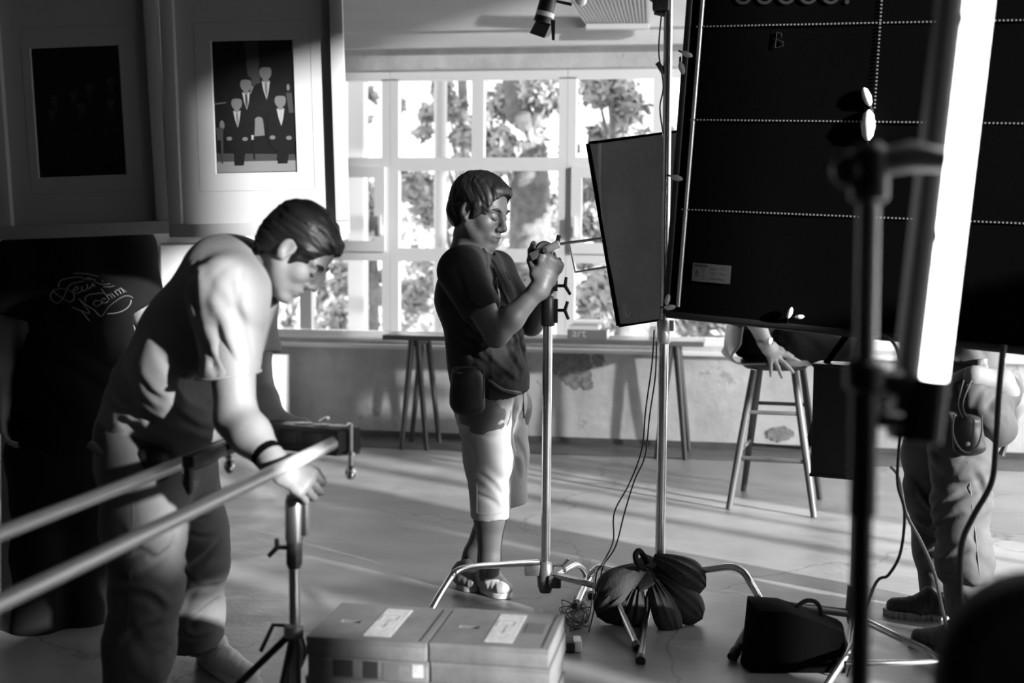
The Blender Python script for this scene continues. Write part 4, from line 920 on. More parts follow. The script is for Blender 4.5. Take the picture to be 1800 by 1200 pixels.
# ------------------------------------------------------------------ pale boards, plinth
cv = thing('blank_canvas', W(340, 760, YB - .2), 'blank white canvas leaning on the back wall behind the bending man', 'canvas')
c1, c2, c3_, c4 = W(282, 431, YB - .05), W(400, 429, YB - .05), W(404, 700, YB - .22), W(290, 700, YB - .22)
nn = (c2 - c1).cross(c4 - c1).normalized(); nn = nn if nn.y < 0 else -nn
cv.location = (0.5 * (c3_.x + c4.x), YB - .24, 0); cv['_org'] = tuple(cv.location)
dn = (c4 - c1).normalized(); c4 = c1 + dn * (c1.z / -dn.z) + UV * .002; dn = (c3_ - c2).normalized(); c3_ = c2 + dn * (c2.z / -dn.z) + UV * .002
MB().prism([c1, c2, c3_, c4], -nn * .003).build('cloth', gray('canvas_white', .8, .8), cv, smooth=False)
for a, b in ((c1, c2), (c2, c3_), (c3_, c4), (c4, c1)): MB().span(a - nn * .014, b - nn * .014, .03, .02, up=nn).build('stretcher', M_wood, cv)
pq = W(461, 628, YB - .45); pl0 = Vector((pq.x, YB - .3, 0)); hp = pq.z
pb = thing('display_plinth', pl0, 'white plinth against the back wall seen past the bending man\'s arm', 'plinth')
MB().bbox(pl0 + UV * (hp / 2 + .02), (.2, .2, hp - .04), None, .004).build('body', gray('plinth_white', .82, .6), pb); MB().bbox(pl0 + UV * .01, (.18, .18, .02), None, .002).build('plinth_base', M_base, pb)
bd = thing('foam_board', G(60, 1000), 'pale board standing at the far left edge beside the cropped person', 'board')
b1, b2, b3, b4 = P(2, 610, 4.75), P(14, 610, 4.75), P(48, 1060, 4.75), P(2, 1060, 4.75)
b3.z = b4.z = .003
MB().prism([b1, b2, b3, b4], FV * .02).build('panel', gray('board_pale', .5, .7), bd, smooth=False)
MB().prism([b2 - FV * .002, b2 + RV * .008 - FV * .002, b3 + RV * .008 - FV * .002, b3 - FV * .002], FV * .024).build('edge_strip', gray('board_edge', .2, .7), bd, smooth=False)

# ------------------------------------------------------------------ track spotlight, ceiling unit
ac = thing('ventilation_unit', W(1085, 48, YB - .3), 'slatted ventilation unit on the beam above the windows', 'ventilation unit')
YA = YB - .16; q4 = [W(980, -25, YA - .3), W(1141, -25, YA - .3), W(1141, 41, YA), W(1031, 42, YA)]
nA = (q4[1] - q4[0]).cross(q4[3] - q4[0]).normalized(); nA = nA if nA.y < 0 else -nA
MB().prism(q4, -nA * .05).build('housing', gray('unit_grey', .34, .5), ac, smooth=False)
for k in range(20):
    t = (k + .5) / 20; MB().span(q4[0].lerp(q4[1], t) + nA * .006, q4[3].lerp(q4[2], t) + nA * .006, .013, .012, up=nA).build('slat', gray('slat_grey', .6, .5), ac)
MB().span(q4[3] - UV * .012 + nA * .01, q4[2] - UV * .012 + nA * .01, .05, .032).build('lip', gray('lip_white', .7, .5), ac)
TL = 6.2
tk = thing('track_spotlight', P(955, 0, TL), 'black track spotlight with barn doors hanging above the windows', 'spotlight')
h0, h1 = P(972, -30, TL), P(955, 32, TL); hd_ = (h1 - h0).normalized()
MB().tube([h0, h0 + hd_ * .01, h1], [.028, .04, .04], 18).build('lamp_body', M_black, tk)
MB().tube([P(959, 22, TL), P(957, 30, TL)], [.044, .044], 18).build('ring', gray('highlight_white', .85, .3), tk)  # the lamp's bright highlight is put into this white colour
a = P(955, 33, TL); MB().tube([a, a + hd_ * .02], .042, 18, cap=True).build('lens_barrel', M_black, tk)
for (p1, p2, p3, p4) in (((942, 36), (968, 42), (957, 67), (931, 58)), ((968, 34), (976, 36), (975, 71), (970, 70)), ((944, 32), (948, 40), (938, 60), (932, 58))):
    MB().prism([P(*p1, TL - .03), P(*p2, TL - .03), P(*p3, TL - .05), P(*p4, TL - .05)], FV * .004).build('barn_door', M_black, tk, smooth=False)
MB().prism([P(962, 43, TL + .02), P(969, 43, TL + .02), P(966, 64, TL + .04), P(957, 66, TL + .04)], FV * .004).build('barn_door', gray('highlight_white', .85, .3), tk, smooth=False)  # highlight among the black doors, painted as a white one
MB().tube([P(975, -20, TL), P(978, 2, TL), P(1005, 8, TL)], .008, 8).build('yoke', M_black, tk)
tq = P(1000, 2, TL)
MB().tube([P(955, -30, TL), Vector((P(955, -30, TL).x, P(955, -30, TL).y, ZC))], .01, 8).build('drop_rod', M_black, tk)
gl = thing('globe_bulb', P(1021, 2, TL + .1), 'round white bulb at the top edge beside the spotlight', 'bulb')
bc_ = P(1021, 0, TL + .1); MB().ball(bc_, .03, 16).build('globe', gray('opal_glass', .85, .2), gl); MB().tube([bc_ + UV * .02, bc_ + UV * .08, Vector((bc_.x, bc_.y, ZC))], [.016, .012, .006], 10).build('lamp_holder', M_black, gl)
MB().tube([bc_ + UV * .03 - RV * .05, bc_ + UV * .01 - RV * .09], .008, 8).build('socket_arm', M_black, gl)
# ------------------------------------------------------------------ sculpting engine: smooth unions of tapered limbs, meshed as one surface
def A(v): return np.array(v, dtype=np.float32)
class Sculpt:
    def __init__(s): s.ops = []; s.disp = []; s.lo = A((9e9,) * 3); s.hi = A((-9e9,) * 3)
    def _grow(s, lo, hi): s.lo = np.minimum(s.lo, lo); s.hi = np.maximum(s.hi, hi)
    def rc(s, a, b, ra, rb, k=0.02, flat=None, sub=False):
        a, b = A(a), A(b); r = max(ra, rb) * (max(1, flat[1]) if flat else 1)
        lo, hi = np.minimum(a, b) - r, np.maximum(a, b) + r
        if not sub: s._grow(lo, hi)
        s.ops.append(('rc', a, b, ra, rb, k, (A(Vector(flat[0]).normalized()), flat[1]) if flat else None, sub, lo, hi)); return s
    def chain(s, pts, rs, k=0.02, flat=None):
        for i in range(len(pts) - 1): s.rc(pts[i], pts[i + 1], rs[i], rs[i + 1], k, flat)
        return s
    def ell(s, c, r, axes, k=0.02, sub=False):
        c = A(c); m = max(r); Mx = np.stack([A(q) for q in axes], 1)
        lo, hi = c - m, c + m
        if not sub: s._grow(lo, hi)
        s.ops.append(('ell', c, A(r), Mx, None, k, None, sub, lo, hi)); return s
    def cut(s, p, n, R=None, k=0.0):                   # remove the half space in front of n, optionally only within R of p
        s.ops.append(('cut', A(p), A(Vector(n).normalized()), R, None, k, None, True, None, None)); return s
    def field(s, h):
        lo, hi = s.lo - 0.03, s.hi + 0.03; nn = np.ceil((hi - lo) / h).astype(int) + 1
        ax = [lo[i] + h * np.arange(nn[i], dtype=np.float32) for i in range(3)]
        D = np.full(tuple(nn), 0.5, np.float32)
        for o in s.ops:
            kd, k, sub = o[0], o[5], o[7]
            if kd == 'cut': blo, bhi = (lo, hi) if o[3] is None else (o[1] - o[3], o[1] + o[3])
            else: blo, bhi = o[8] - k - 4 * h, o[9] + k + 4 * h
            i0 = np.maximum(0, np.floor((blo - lo) / h).astype(int)); i1 = np.minimum(nn, np.ceil((bhi - lo) / h).astype(int) + 1)
            if (i1 <= i0).any(): continue
            sl = tuple(slice(int(i0[i]), int(i1[i])) for i in range(3))
            X = ax[0][sl[0]][:, None, None]; Y = ax[1][sl[1]][None, :, None]; Z = ax[2][sl[2]][None, None, :]
            if kd == 'rc':
                a, b, ra, rb, fl = o[1], o[2], o[3], o[4], o[6]; ba = b - a; L2 = float(ba @ ba) + 1e-9
                x, y, z = X - a[0], Y - a[1], Z - a[2]
                t = np.clip((x * ba[0] + y * ba[1] + z * ba[2]) / L2, 0, 1)
                x, y, z = x - t * ba[0], y - t * ba[1], z - t * ba[2]
                if fl:
                    n, sc = fl; dn = x * n[0] + y * n[1] + z * n[2]; q = 1 / sc - 1
                    x, y, z = x + dn * n[0] * q, y + dn * n[1] * q, z + dn * n[2] * q
                d = np.sqrt(x * x + y * y + z * z) - (ra + (rb - ra) * t)
            elif kd == 'ell':
                c, r, Mx = o[1], o[2], o[3]; x, y, z = X - c[0], Y - c[1], Z - c[2]
                u = (x * Mx[0, 0] + y * Mx[1, 0] + z * Mx[2, 0]) / r[0]; v = (x * Mx[0, 1] + y * Mx[1, 1] + z * Mx[2, 1]) / r[1]; w = (x * Mx[0, 2] + y * Mx[1, 2] + z * Mx[2, 2]) / r[2]
                k0 = np.sqrt(u * u + v * v + w * w); k1 = np.sqrt((u / r[0]) ** 2 + (v / r[1]) ** 2 + (w / r[2]) ** 2) + 1e-6
                d = k0 * (k0 - 1) / k1
            else:
                p, n = o[1], o[2]; d = -((X - p[0]) * n[0] + (Y - p[1]) * n[1] + (Z - p[2]) * n[2])
                if o[3] is not None:
                    rr = (X - p[0]) ** 2 + (Y - p[1]) ** 2 + (Z - p[2]) ** 2; d = np.where(rr < o[3] ** 2, d, 1.0)
                D[sl] = np.maximum(D[sl], -d); continue
            c = D[sl]
            if sub:
                d = -d; hh = np.clip(0.5 - 0.5 * (d - c) / max(k, 1e-5), 0, 1) if k > 0 else None
                # smooth max
                D[sl] = np.maximum(c, d) if k <= 0 else (lambda q: d + (c - d) * q + k * q * (1 - q))(np.clip(0.5 + 0.5 * (c - d) / k, 0, 1))
            else:
                q = np.clip(0.5 + 0.5 * (c - d) / k, 0, 1); D[sl] = c + (d - c) * q - k * q * (1 - q)
        if s.disp:
            I = np.nonzero(np.abs(D) < 0.035); p = np.stack([ax[i][I[i]] for i in range(3)], 1)
            dv = np.zeros(len(p), np.float32)
            for f in s.disp: dv += f(p)
            D[I] += dv
        return D, lo, h
    def mesh(s, name, mat, parent, h=0.006, recalc=False):
        D, lo, h = s.field(h); S = D < 0
        nx, ny, nz = S.shape
        cnt = np.zeros((nx - 1, ny - 1, nz - 1), np.uint8)
        for i in (0, 1):
            for j in (0, 1):
                for k in (0, 1): cnt += S[i:nx - 1 + i, j:ny - 1 + j, k:nz - 1 + k]
        act = (cnt > 0) & (cnt < 8); I = np.nonzero(act); n = len(I[0])
        idx = np.full(cnt.shape, -1, np.int32); idx[I] = np.arange(n)
        cor = [(i, j, k) for i in (0, 1) for j in (0, 1) for k in (0, 1)]
        val = [D[I[0] + c[0], I[1] + c[1], I[2] + c[2]] for c in cor]
        acc = np.zeros((n, 3), np.float32); num = np.zeros(n, np.float32)
        for a in range(8):
            for b in range(a + 1, 8):
                if sum(abs(cor[a][q] - cor[b][q]) for q in range(3)) != 1: continue
                da, db = val[a], val[b]; m = (da < 0) != (db < 0)
                t = np.where(m, da / np.where(m, da - db, 1), 0)
                for q in range(3): acc[:, q] += np.where(m, cor[a][q] + t * (cor[b][q] - cor[a][q]), 0)
                num += m
        V = (np.stack(I, 1) + acc / num[:, None]) * h + lo
        quads = []
        for axn in range(3):
            sl0 = [slice(1, -1)] * 3; sl1 = [slice(1, -1)] * 3; sl0[axn] = slice(0, -1); sl1[axn] = slice(1, None)
            s0, s1 = S[tuple(sl0)], S[tuple(sl1)]; e = np.nonzero(s0 != s1)
            base = [e[q] + (0 if q == axn else 1) for q in range(3)]; u, v = [(1, 2), (2, 0), (0, 1)][axn]
            def cell(du, dv):
                c = [base[0].copy(), base[1].copy(), base[2].copy()]; c[u] = c[u] - du; c[v] = c[v] - dv; return idx[c[0], c[1], c[2]]
            q = np.stack([cell(1, 1), cell(0, 1), cell(0, 0), cell(1, 0)], 1); fl = ~s0[e]
            q[fl] = q[fl][:, ::-1]; quads.append(q)
        F = np.concatenate(quads); F = F[(F >= 0).all(1)]
        org = np.array(parent['_org'])
        me = bpy.data.meshes.new(name)
        me.vertices.add(n); me.vertices.foreach_set('co', (V - org).astype(np.float32).ravel())
        me.loops.add(4 * len(F)); me.loops.foreach_set('vertex_index', F.astype(np.int32).ravel())
        me.polygons.add(len(F)); me.polygons.foreach_set('loop_start', np.arange(0, 4 * len(F), 4, dtype=np.int32)); me.polygons.foreach_set('loop_total', np.full(len(F), 4, np.int32))
        me.update(calc_edges=True); me.validate()
        return link(name, me, mat, parent, Vector(parent['_org']), smooth=True, angle=180)
def crease_mesh(S, name, mat, parent, h, lines):
    """mesh once, find where each drawn crease lies on the cloth, press it in, mesh again"""
    o = S.mesh('draft', mat, parent, h); me = o.data
    bv = BVHTree.FromPolygons([Vector(v.co) + Vector(parent['_org']) for v in me.vertices], [tuple(p.vertices) for p in me.polygons])
    bpy.data.objects.remove(o); bpy.data.meshes.remove(me)
    for (pts, amp, w) in lines:
        sp, _ = spline([Vector((a, b, 0)) for a, b in pts], [0] * len(pts), 4) if len(pts) > 2 else ([Vector((a, b, 0)) for a, b in pts], 0)
        q = []
        for p in sp:
            r = ray(p.x, p.y).normalized(); hit = bv.ray_cast(CAM, r)
            if hit[0] is not None: q.append(np.array(hit[0]))
        if len(q) < 2: continue
        q = np.array(q); up = np.array([0, 0, 1.0])
        def f(p, q=q, amp=amp, w=w):
            m = ((p > q.min(0) - 4 * w) & (p < q.max(0) + 4 * w)).all(1); out = np.zeros(len(p), np.float32)
            if not m.any(): return out
            P_ = p[m]; best = np.full(len(P_), 9.0); sg = np.zeros(len(P_)); tt = np.zeros(len(P_))
            for i in range(len(q) - 1):
                a, b = q[i], q[i + 1]; ba = b - a; t = np.clip(((P_ - a) @ ba) / (ba @ ba + 1e-9), 0, 1); dv = P_ - a - t[:, None] * ba; d = np.sqrt((dv * dv).sum(1)); k = d < best
                best = np.where(k, d, best); sg = np.where(k, dv @ up, sg); tt = np.where(k, (i + t) / (len(q) - 1), tt)
            fade = np.sin(np.pi * np.clip(tt, .04, .96)) ** .6
            out[m] = amp * fade * (np.exp(-(best / w) ** 2) - .6 * np.exp(-((best - 1.9 * w) / (1.1 * w)) ** 2) * np.clip(sg / w, 0, 1)); return out
        S.disp.append(f)
    return S.mesh(name, mat, parent, h)
def wob(freq, amp, seed, dirs=None, ridge=False, stretch=None):
    r = np.random.default_rng(seed); K = r.normal(size=(5, 3)) * freq; ph = r.uniform(0, 6.28, 5); K2 = r.normal(size=(5, 3)) * freq * .6
    if stretch is not None:
        a = np.array(Vector(stretch[0]).normalized()); K = K - np.outer(K @ a, a) * (1 - stretch[1]); K2 = K2 - np.outer(K2 @ a, a) * (1 - stretch[1])
    def f(p):
        o = 0
        for i in range(5):
            w = np.sin(p @ K[i] + ph[i] + 1.5 * np.sin(p @ K2[i]))
            o = o + ((1 - 2 * np.abs(w)) if ridge else w)
        return (o * (amp / 3)).astype(np.float32)
    return f
def folds(c, axis, wl, amp, R, seed=0, skew=.5, n=5):     # a few separate creases, roughly across an axis, near c
    c, a = np.array(c), np.array(Vector(axis).normalized()); rg = np.random.default_rng(int(seed * 100) + 7 + int(1000 * wl))
    sd = np.array(Vector(axis).orthogonal().normalized()); t2 = np.cross(a, sd); cr = []
    for i in range(n):
        o = (rg.uniform(-.75, .75) + (i - (n - 1) / 2) * .5) * R * .6; an = rg.normal() * .35; al = rg.normal() * .35
        cr.append((c + a * o + sd * rg.normal() * R * .25 + t2 * rg.normal() * R * .25, a + sd * an + t2 * al, rg.uniform(.5, 1.0), rg.uniform(.6, 1.1) * R, rg.normal() * 2.0 / R, wl * rg.uniform(.22, .4)))
    def f(p):
        o = 0
        for (cc_, ax_, k_, ln, cv_, w_) in cr:
            ax_ = ax_ / np.linalg.norm(ax_); q = p - cc_; s_ = q @ ax_; l2 = (q * q).sum(1) - s_ * s_; l_ = q @ sd
            s_ = s_ + cv_ * l_ * l_ * .5
            o = o + k_ * (np.exp(-(s_ / w_) ** 2) - .55 * np.exp(-((s_ - 1.7 * w_) / (1.2 * w_)) ** 2)) * np.exp(-l2 / (ln * ln))
        return (amp * o).astype(np.float32)
    return f
def frame3(fwd, up):
    x = Vector(fwd).normalized(); z = Vector(up); z = (z - x * z.dot(x)).normalized(); y = z.cross(x); return x, y, z
def head(S, c, fwd, up, s=1.0):
    x, y, z = frame3(fwd, up); c = Vector(c); H = lambda a, b, d: c + (x * a + y * b + z * d) * s
    E = lambda p, r, k, sub=False: S.ell(H(*p), [q * s for q in r], (x, y, z), k * s, sub)
    C = lambda p, q, ra, rb, k, sub=False: S.rc(H(*p), H(*q), ra * s, rb * s, k * s, None, sub)
    E((-.008, 0, .038), (.096, .075, .082), .02); E((.03, 0, -.025), (.062, .060, .085), .03)
    for sg in (-1, 1):
        C((.005, .05 * sg, -.045), (.066, .014 * sg, -.095), .022, .018, .025)
        E((.058, .036 * sg, -.022), (.026, .024, .024), .02)                  # cheek
        C((.082, .014 * sg, .026), (.070, .05 * sg, .026), .010, .009, .014)     # brow
        E((.094, .032 * sg, .008), (.016, .017, .011), .012, True)              # socket
        E((.0755, .031 * sg, .006), (.0145, .016, .0125), .005)                 # lid
        C((.0895, .020 * sg, -.001), (.085, .043 * sg, -.0005), .0014, .0014, .002, True)
        E((-.004, .076 * sg, .0), (.021, .010, .033), .008); E((.002, .085 * sg, .003), (.011, .008, .020), .006, True)
        C((.006, .078 * sg, -.026), (.0, .076 * sg, -.03), .008, .007, .006)
        E((.101, .014 * sg, -.031), (.010, .0085, .008), .006)                  # nostril wing
    C((.090, 0, .018), (.110, 0, -.022), .0085, .0115, .012); E((.113, 0, -.025), (.010, .011, .0095), .006)
    E((.080, 0, -.060), (.020, .032, .022), .02)                               # muzzle
    C((.096, -.017, -.056), (.096, .017, -.056), .0055, .0055, .006); E((.100, 0, -.055), (.006, .014, .0055), .006)
    C((.094, -.015, -.069), (.094, .015, -.069), .0065, .0065, .006)
    C((.104, -.021, -.0622), (.104, .021, -.0622), .0022, .0022, .003, True)
    E((.079, 0, -.098), (.018, .022, .017), .02)
    return H
def hair(name, c, fwd, up, s, parent, mat, h=0.005, front=.062, side=.0, seed=0, sweep=None, tuft=0.0, grain=None):
    x, y, z = frame3(fwd, up); c = Vector(c); H = lambda a, b, d: c + (x * a + y * b + z * d) * s
    S = Sculpt()
    S.ell(H(-.012, 0, .042), [.106 * s, .085 * s, .094 * s], (x, y, z), .01); S.ell(H(-.05, 0, -.005), [.062 * s, .074 * s, .075 * s], (x, y, z), .02)
    for sg in (-1, 1): S.rc(H(.03, .072 * sg, .03), H(.032, .071 * sg, -.012), .011 * s, .006 * s, .012)
    S.rc(H(.062, -.03, .090), H(.064, .035, .089), .016 * s, .016 * s, .02)
    # face opening, ears, nape
    S.ell(H(.105, 0, .012), [.06 * s, .074 * s, (.06 + front * .3) * s], (x, y, z), .006, True)
    S.ell(H(.06, 0, -.085), [.115 * s, .12 * s, .075 * s], (x, y, z), .006, True)
    for sg in (-1, 1): S.ell(H(-.002, .09 * sg, -.008), [.026 * s, .03 * s, .038 * s], (x, y, z), .004, True)
    S.cut(H(-.05, 0, -.078), -z - x * .2)
    S.disp.append(wob(70 / s, .0025 * s, seed, stretch=(grain or (x * .8 - z * .3), .25))); S.disp.append(wob(160 / s, .0022 * s, seed + 1, ridge=True, stretch=(grain or (x * .8 - z * .3), .15)))
    return S.mesh(name, mat, parent, h)
def brows(c, fwd, up, s, parent, mat):
    x, y, z = frame3(fwd, up); c = Vector(c); H = lambda a, b, d: c + (x * a + y * b + z * d) * s
    for sg in (-1, 1):
        MB().tube([H(.0925, .016 * sg, .026), H(.090, .034 * sg, .033), H(.077, .053 * sg, .028)], [.0035 * s, .0045 * s, .002 * s], 8, smooth=3).build('eyebrow', mat, parent)
        MB().tube([H(.0905, .019 * sg, .0005), H(.0900, .031 * sg, -.0035), H(.0835, .045 * sg, .001)], [.0012 * s, .0018 * s, .001 * s], 6, smooth=3).build('eyelash', mat, parent)
def hand(S, w, d, n, t, curl=(.6, .8, .5), spread=0.0, size=1.0, thumb=(.6, .7, .35), tc=.5, r=.0088, curls=None):
    """w wrist, d finger direction, n palm direction, t thumb side"""
    w = Vector(w); d = Vector(d).normalized(); n = Vector(n); n = (n - d * n.dot(d)).normalized(); t0 = n.cross(d); t = t0 if t0.dot(Vector(t)) > 0 else -t0
    z = size; S.rc(w - d * .01 * z, w + d * .03 * z, .024 * z, .021 * z, .02, (t, 1.25)); S.rc(w + d * .025 * z, w + d * .080 * z, .0165 * z, .0145 * z, .012, (t, 2.3))
    lens = [(.044, .027, .021), (.048, .030, .022), (.044, .028, .021), (.034, .021, .019)]
    for i, off in enumerate((.030, .0105, -.0095, -.0285)):
        base = w + (d * (.085 - .004 * abs(i - 1)) + t * off) * z; ang = spread * (1.5 - i) / 1.5; dd = (d * math.cos(ang) + t * math.sin(ang)).normalized(); p = base - dd * .012 * z; cur = 0; nd = n
        cc_ = curls[i] if curls else curl; q = base; S.rc(p, q, r * 1.1 * z, r * 1.12 * z, .008)
        for j in range(3):
            cur += cc_[j]; v = dd * math.cos(cur) + nd * math.sin(cur); e = q + v * lens[i][j] * z; k = (1 - .10 * j) * (0.88 if i == 3 else 1); S.rc(q, e, r * k * z, r * (k - .09) * z, .004); q = e
    b = w + (d * .028 + t * .026 + n * .006) * z; v = (d * thumb[0] + t * thumb[1] + n * thumb[2]).normalized(); S.rc(w + d * .02 * z, b, .016 * z, .0155 * z, .015); q = b
    for j, l in enumerate((.042, .033, .026)):
        e = q + v * l * z; S.rc(q, e, (.0135 - .0018 * j) * z, (.0118 - .0018 * j) * z, .008); q = e; v = (v + (d * .55 - t * .5 + n * .35) * tc).normalized()
    return S
def shoe(parent, heel, toe, mat, sole_mat, lace_mat, w=.045, h=.07, name='shoe', ridges=False):
    heel, toe = Vector(heel), Vector(toe); d = (toe - heel); l = d.length; d.normalize(); sd = UV.cross(d)
    S = Sculpt(); q = lambda a, b, c: heel + d * (a * l) + sd * b + UV * c
    S.rc(q(.10, 0, .045), q(.45, 0, .042), .038, .036, .03, (sd, 1.05)); S.rc(q(.45, 0, .040), q(.86, 0, .034), .037, .030, .03, (sd, 1.3)); S.rc(q(.12, 0, .06), q(.3, 0, .085), .036, .036, .03); S.cut(q(.5, 0, .012), -UV)
    S.rc(q(.17, 0, .115), q(.18, 0, .16), .024, .03, .004, None, True)
    S.disp.append(wob(90, .0015, 3))
    o = S.mesh(name, mat, parent, .005)
    so = MB(); n_ = 20; ol = []
    for i in range(n_):
        a = 2 * math.pi * i / n_; cx = .5 + .54 * math.cos(a); wd = (.040 + .012 * max(0, min(1, (cx - .3) * 2))) * math.sin(a); ol.append(q(cx, wd, 0.002))
    so.prism(ol, UV * .02); sl = so.build('sole', sole_mat, o)
    if ridges:
        for i in range(11):
            for sg in (-1, 1): MB().box(q(.06 + .085 * i, sg * (.041 + .010 * min(1, max(0, (.06 + .085 * i - .3) * 2))), .010), (.010, .008, .02), Matrix((d, sd, UV)).transposed()).build('sole_lug', sole_mat, o, smooth=False)
    for i in range(4):
        a = .42 + .1 * i; hz = .084 - .014 * i
        MB().tube([q(a, -.026, hz - .012), q(a + .03, 0, hz + .003), q(a, .026, hz - .012)], .0032, 6, smooth=3).build('lace', lace_mat, o)
    return o
# ------------------------------------------------------------------ people
M_skin = gray('skin', 0.24, 0.5, noise=0.08, scale=14, bump=0.05, bscale=120)
M_hair = gray('black_hair', 0.010, 0.5, spec=.35)
def J(px, py, D): return P(px, py, D)
def mix(a, b, t): return Vector(a).lerp(Vector(b), t)
def person(org, label): return thing('person', org, label, 'person')

# ================= man adjusting the grip head =================
DM = 5.16
man = person(G(848, 1040), 'standing man in dark T-shirt and knee-length shorts gripping the stand head')
S = Sculpt()
hc = J(842, 372, DM - .02); hf = RV * .80 - FV * .50 - UV * .30; hu = UV + RV * .12
HS = 1.17
head(S, hc, hf, hu, HS)
neck0, neck1 = J(826, 412, DM), J(824, 452, DM + .02); S.chain([neck0, neck1, J(826, 475, DM)], [.066, .070, .09], .03)
ch, ab, pv = J(832, 520, DM), J(850, 610, DM), J(858, 690, DM)
S.chain([J(828, 480, DM), ch, ab, pv], [.095, .112, .108, .112], .06, (FV + RV * .2, 1.25))
nsh, fsh = J(812, 478, DM - .2), J(868, 478, DM + .18)
nel, nwr = J(872, 588, DM - .26), J(950, 505, DM - .26)
fel, fwr = J(934, 570, DM + .10), J(958, 500, DM - .02)
S.chain([J(828, 472, DM - .06), nsh], [.07, .072], .04)
S.chain([nsh, mix(nsh, nel, .5), nel], [.066, .054, .046], .03); S.chain([nel, mix(nel, nwr, .35), nwr], [.047, .047, .031], .02)
S.chain([J(840, 475, DM + .06), fsh, fel], [.07, .062, .044], .03); S.chain([fel, mix(fel, fwr, .35), fwr], [.044, .045, .031], .02)
hd1 = (J(972, 452, DM - .25) - nwr).normalized()
hand(S, nwr, hd1, FV * .9 - RV * .25, -RV + UV * .4, (1.15, 1.35, .8), 0, 1.36, (.75, .5, .5), .55, r=.0098)
hand(S, fwr, (J(966, 462, DM - .04) - fwr), -RV * .8 - FV * .3, -FV, (1.2, 1.3, .8), 0, 1.12, (.7, .5, .5), .5)
nh, fh = J(852, 720, DM - .09), J(888, 715, DM + .1)
nk, na = J(862, 862, DM - .08), J(860, 1012, DM - .06); fk, fa = J(884, 862, DM + .1), J(822, 1000, DM + .12)
S.chain([pv, nh, nk], [.11, .10, .062], .04); S.chain([nk, mix(nk, na, .3), mix(nk, na, .8), na], [.060, .062, .043, .040], .025)
S.chain([pv, fh, fk], [.11, .10, .062], .04); S.chain([fk, mix(fk, fa, .3), mix(fk, fa, .8), fa], [.058, .060, .042, .040], .025)
S.mesh('body', gray('shaded_skin', 0.09, 0.5, noise=0.08, scale=14, bump=0.05, bscale=120), man, 0.0045)  # skin colour darkened to carry the shade on this man
hair('hair', hc, hf, hu, HS, man, M_hair, .0045, seed=4, grain=(hf * .6 - UV * .9))
brows(hc, hf, hu, HS, man, M_hair)
# T-shirt
M_tee = gray('black_cotton', 0.010, 0.85, noise=.15, scale=12, bump=.1, bscale=350)
S = Sculpt()
S.chain([J(828, 478, DM), J(834, 520, DM), J(852, 600, DM), J(860, 650, DM), J(864, 690, DM)], [.115, .148, .146, .146, .148], .05, (FV + RV * .2, 1.22))
S.chain([J(828, 462, DM - .05), nsh], [.075, .084], .05); S.chain([J(838, 462, DM + .05), fsh], [.075, .08], .05)
nse, fse = mix(nsh, nel, .62), mix(fsh, fel, .62)
S.chain([nsh, nse], [.086, .077], .03); S.chain([fsh, fse], [.08, .077], .03)
S.cut(nse, nel - nsh, .13); S.cut(fse, fel - fsh, .13); S.rc(nse - (nel - nsh) * .06, nse + (nel - nsh) * .3, .060, .058, .003, None, True)
S.rc(J(830, 452, DM), J(835, 395, DM - .02), .082, .085, .006, None, True)
S.cut(J(868, 700, DM), -UV * 1 + RV * .25, .4)
S.disp += [folds(J(860, 640, DM - .15), UV * .7 + RV * .5, .05, .008, .16, 1), folds(J(860, 545, DM - .2), UV + RV * .5, .035, .006, .1, 2), folds(J(905, 600, DM - .1), UV * .6 - RV * .6, .045, .006, .13, 3), wob(16, .006, 11)]
tee_o = crease_mesh(S, 't_shirt', M_tee, man, .006, [([(795, 590), (840, 632), (885, 668)], .010, .012), ([(830, 600), (865, 640), (905, 672)], .009, .011), ([(812, 528), (840, 545), (862, 540)], .006, .009), ([(905, 540), (912, 590), (925, 640)], .009, .011), ([(880, 580), (895, 620), (915, 655)], .007, .010), ([(858, 450), (872, 470), (890, 510)], .006, .009), ([(800, 470), (812, 500), (820, 530)], .006, .010)])
def clothhit(o, root):
    me = o.data; return BVHTree.FromPolygons([Vector(v.co) + Vector(root['_org']) for v in me.vertices], [tuple(p.vertices) for p in me.polygons])
_bt = clothhit(tee_o, man)
def lay(bv, pts, w, lift=.0025):
    out = []
    for (a, b) in pts:
        r = ray(a, b).normalized(); hit = bv.ray_cast(CAM, r)
        if hit[0] is not None: out.append(hit[0] - r * lift)
    return MB().tube(out, w, 6, smooth=4) if len(out) > 1 else None
for st, w in (([(868, 470), (874, 485), (880, 500)], .007), ([(872, 487), (874, 505), (877, 522), (874, 545)], .006), ([(880, 503), (890, 522), (898, 540)], .009), ([(889, 478), (896, 492)], .003)):
    q = lay(_bt, st, w)
    if q: q.build('chest_print', gray('faded_print', .10, .85), tee_o)
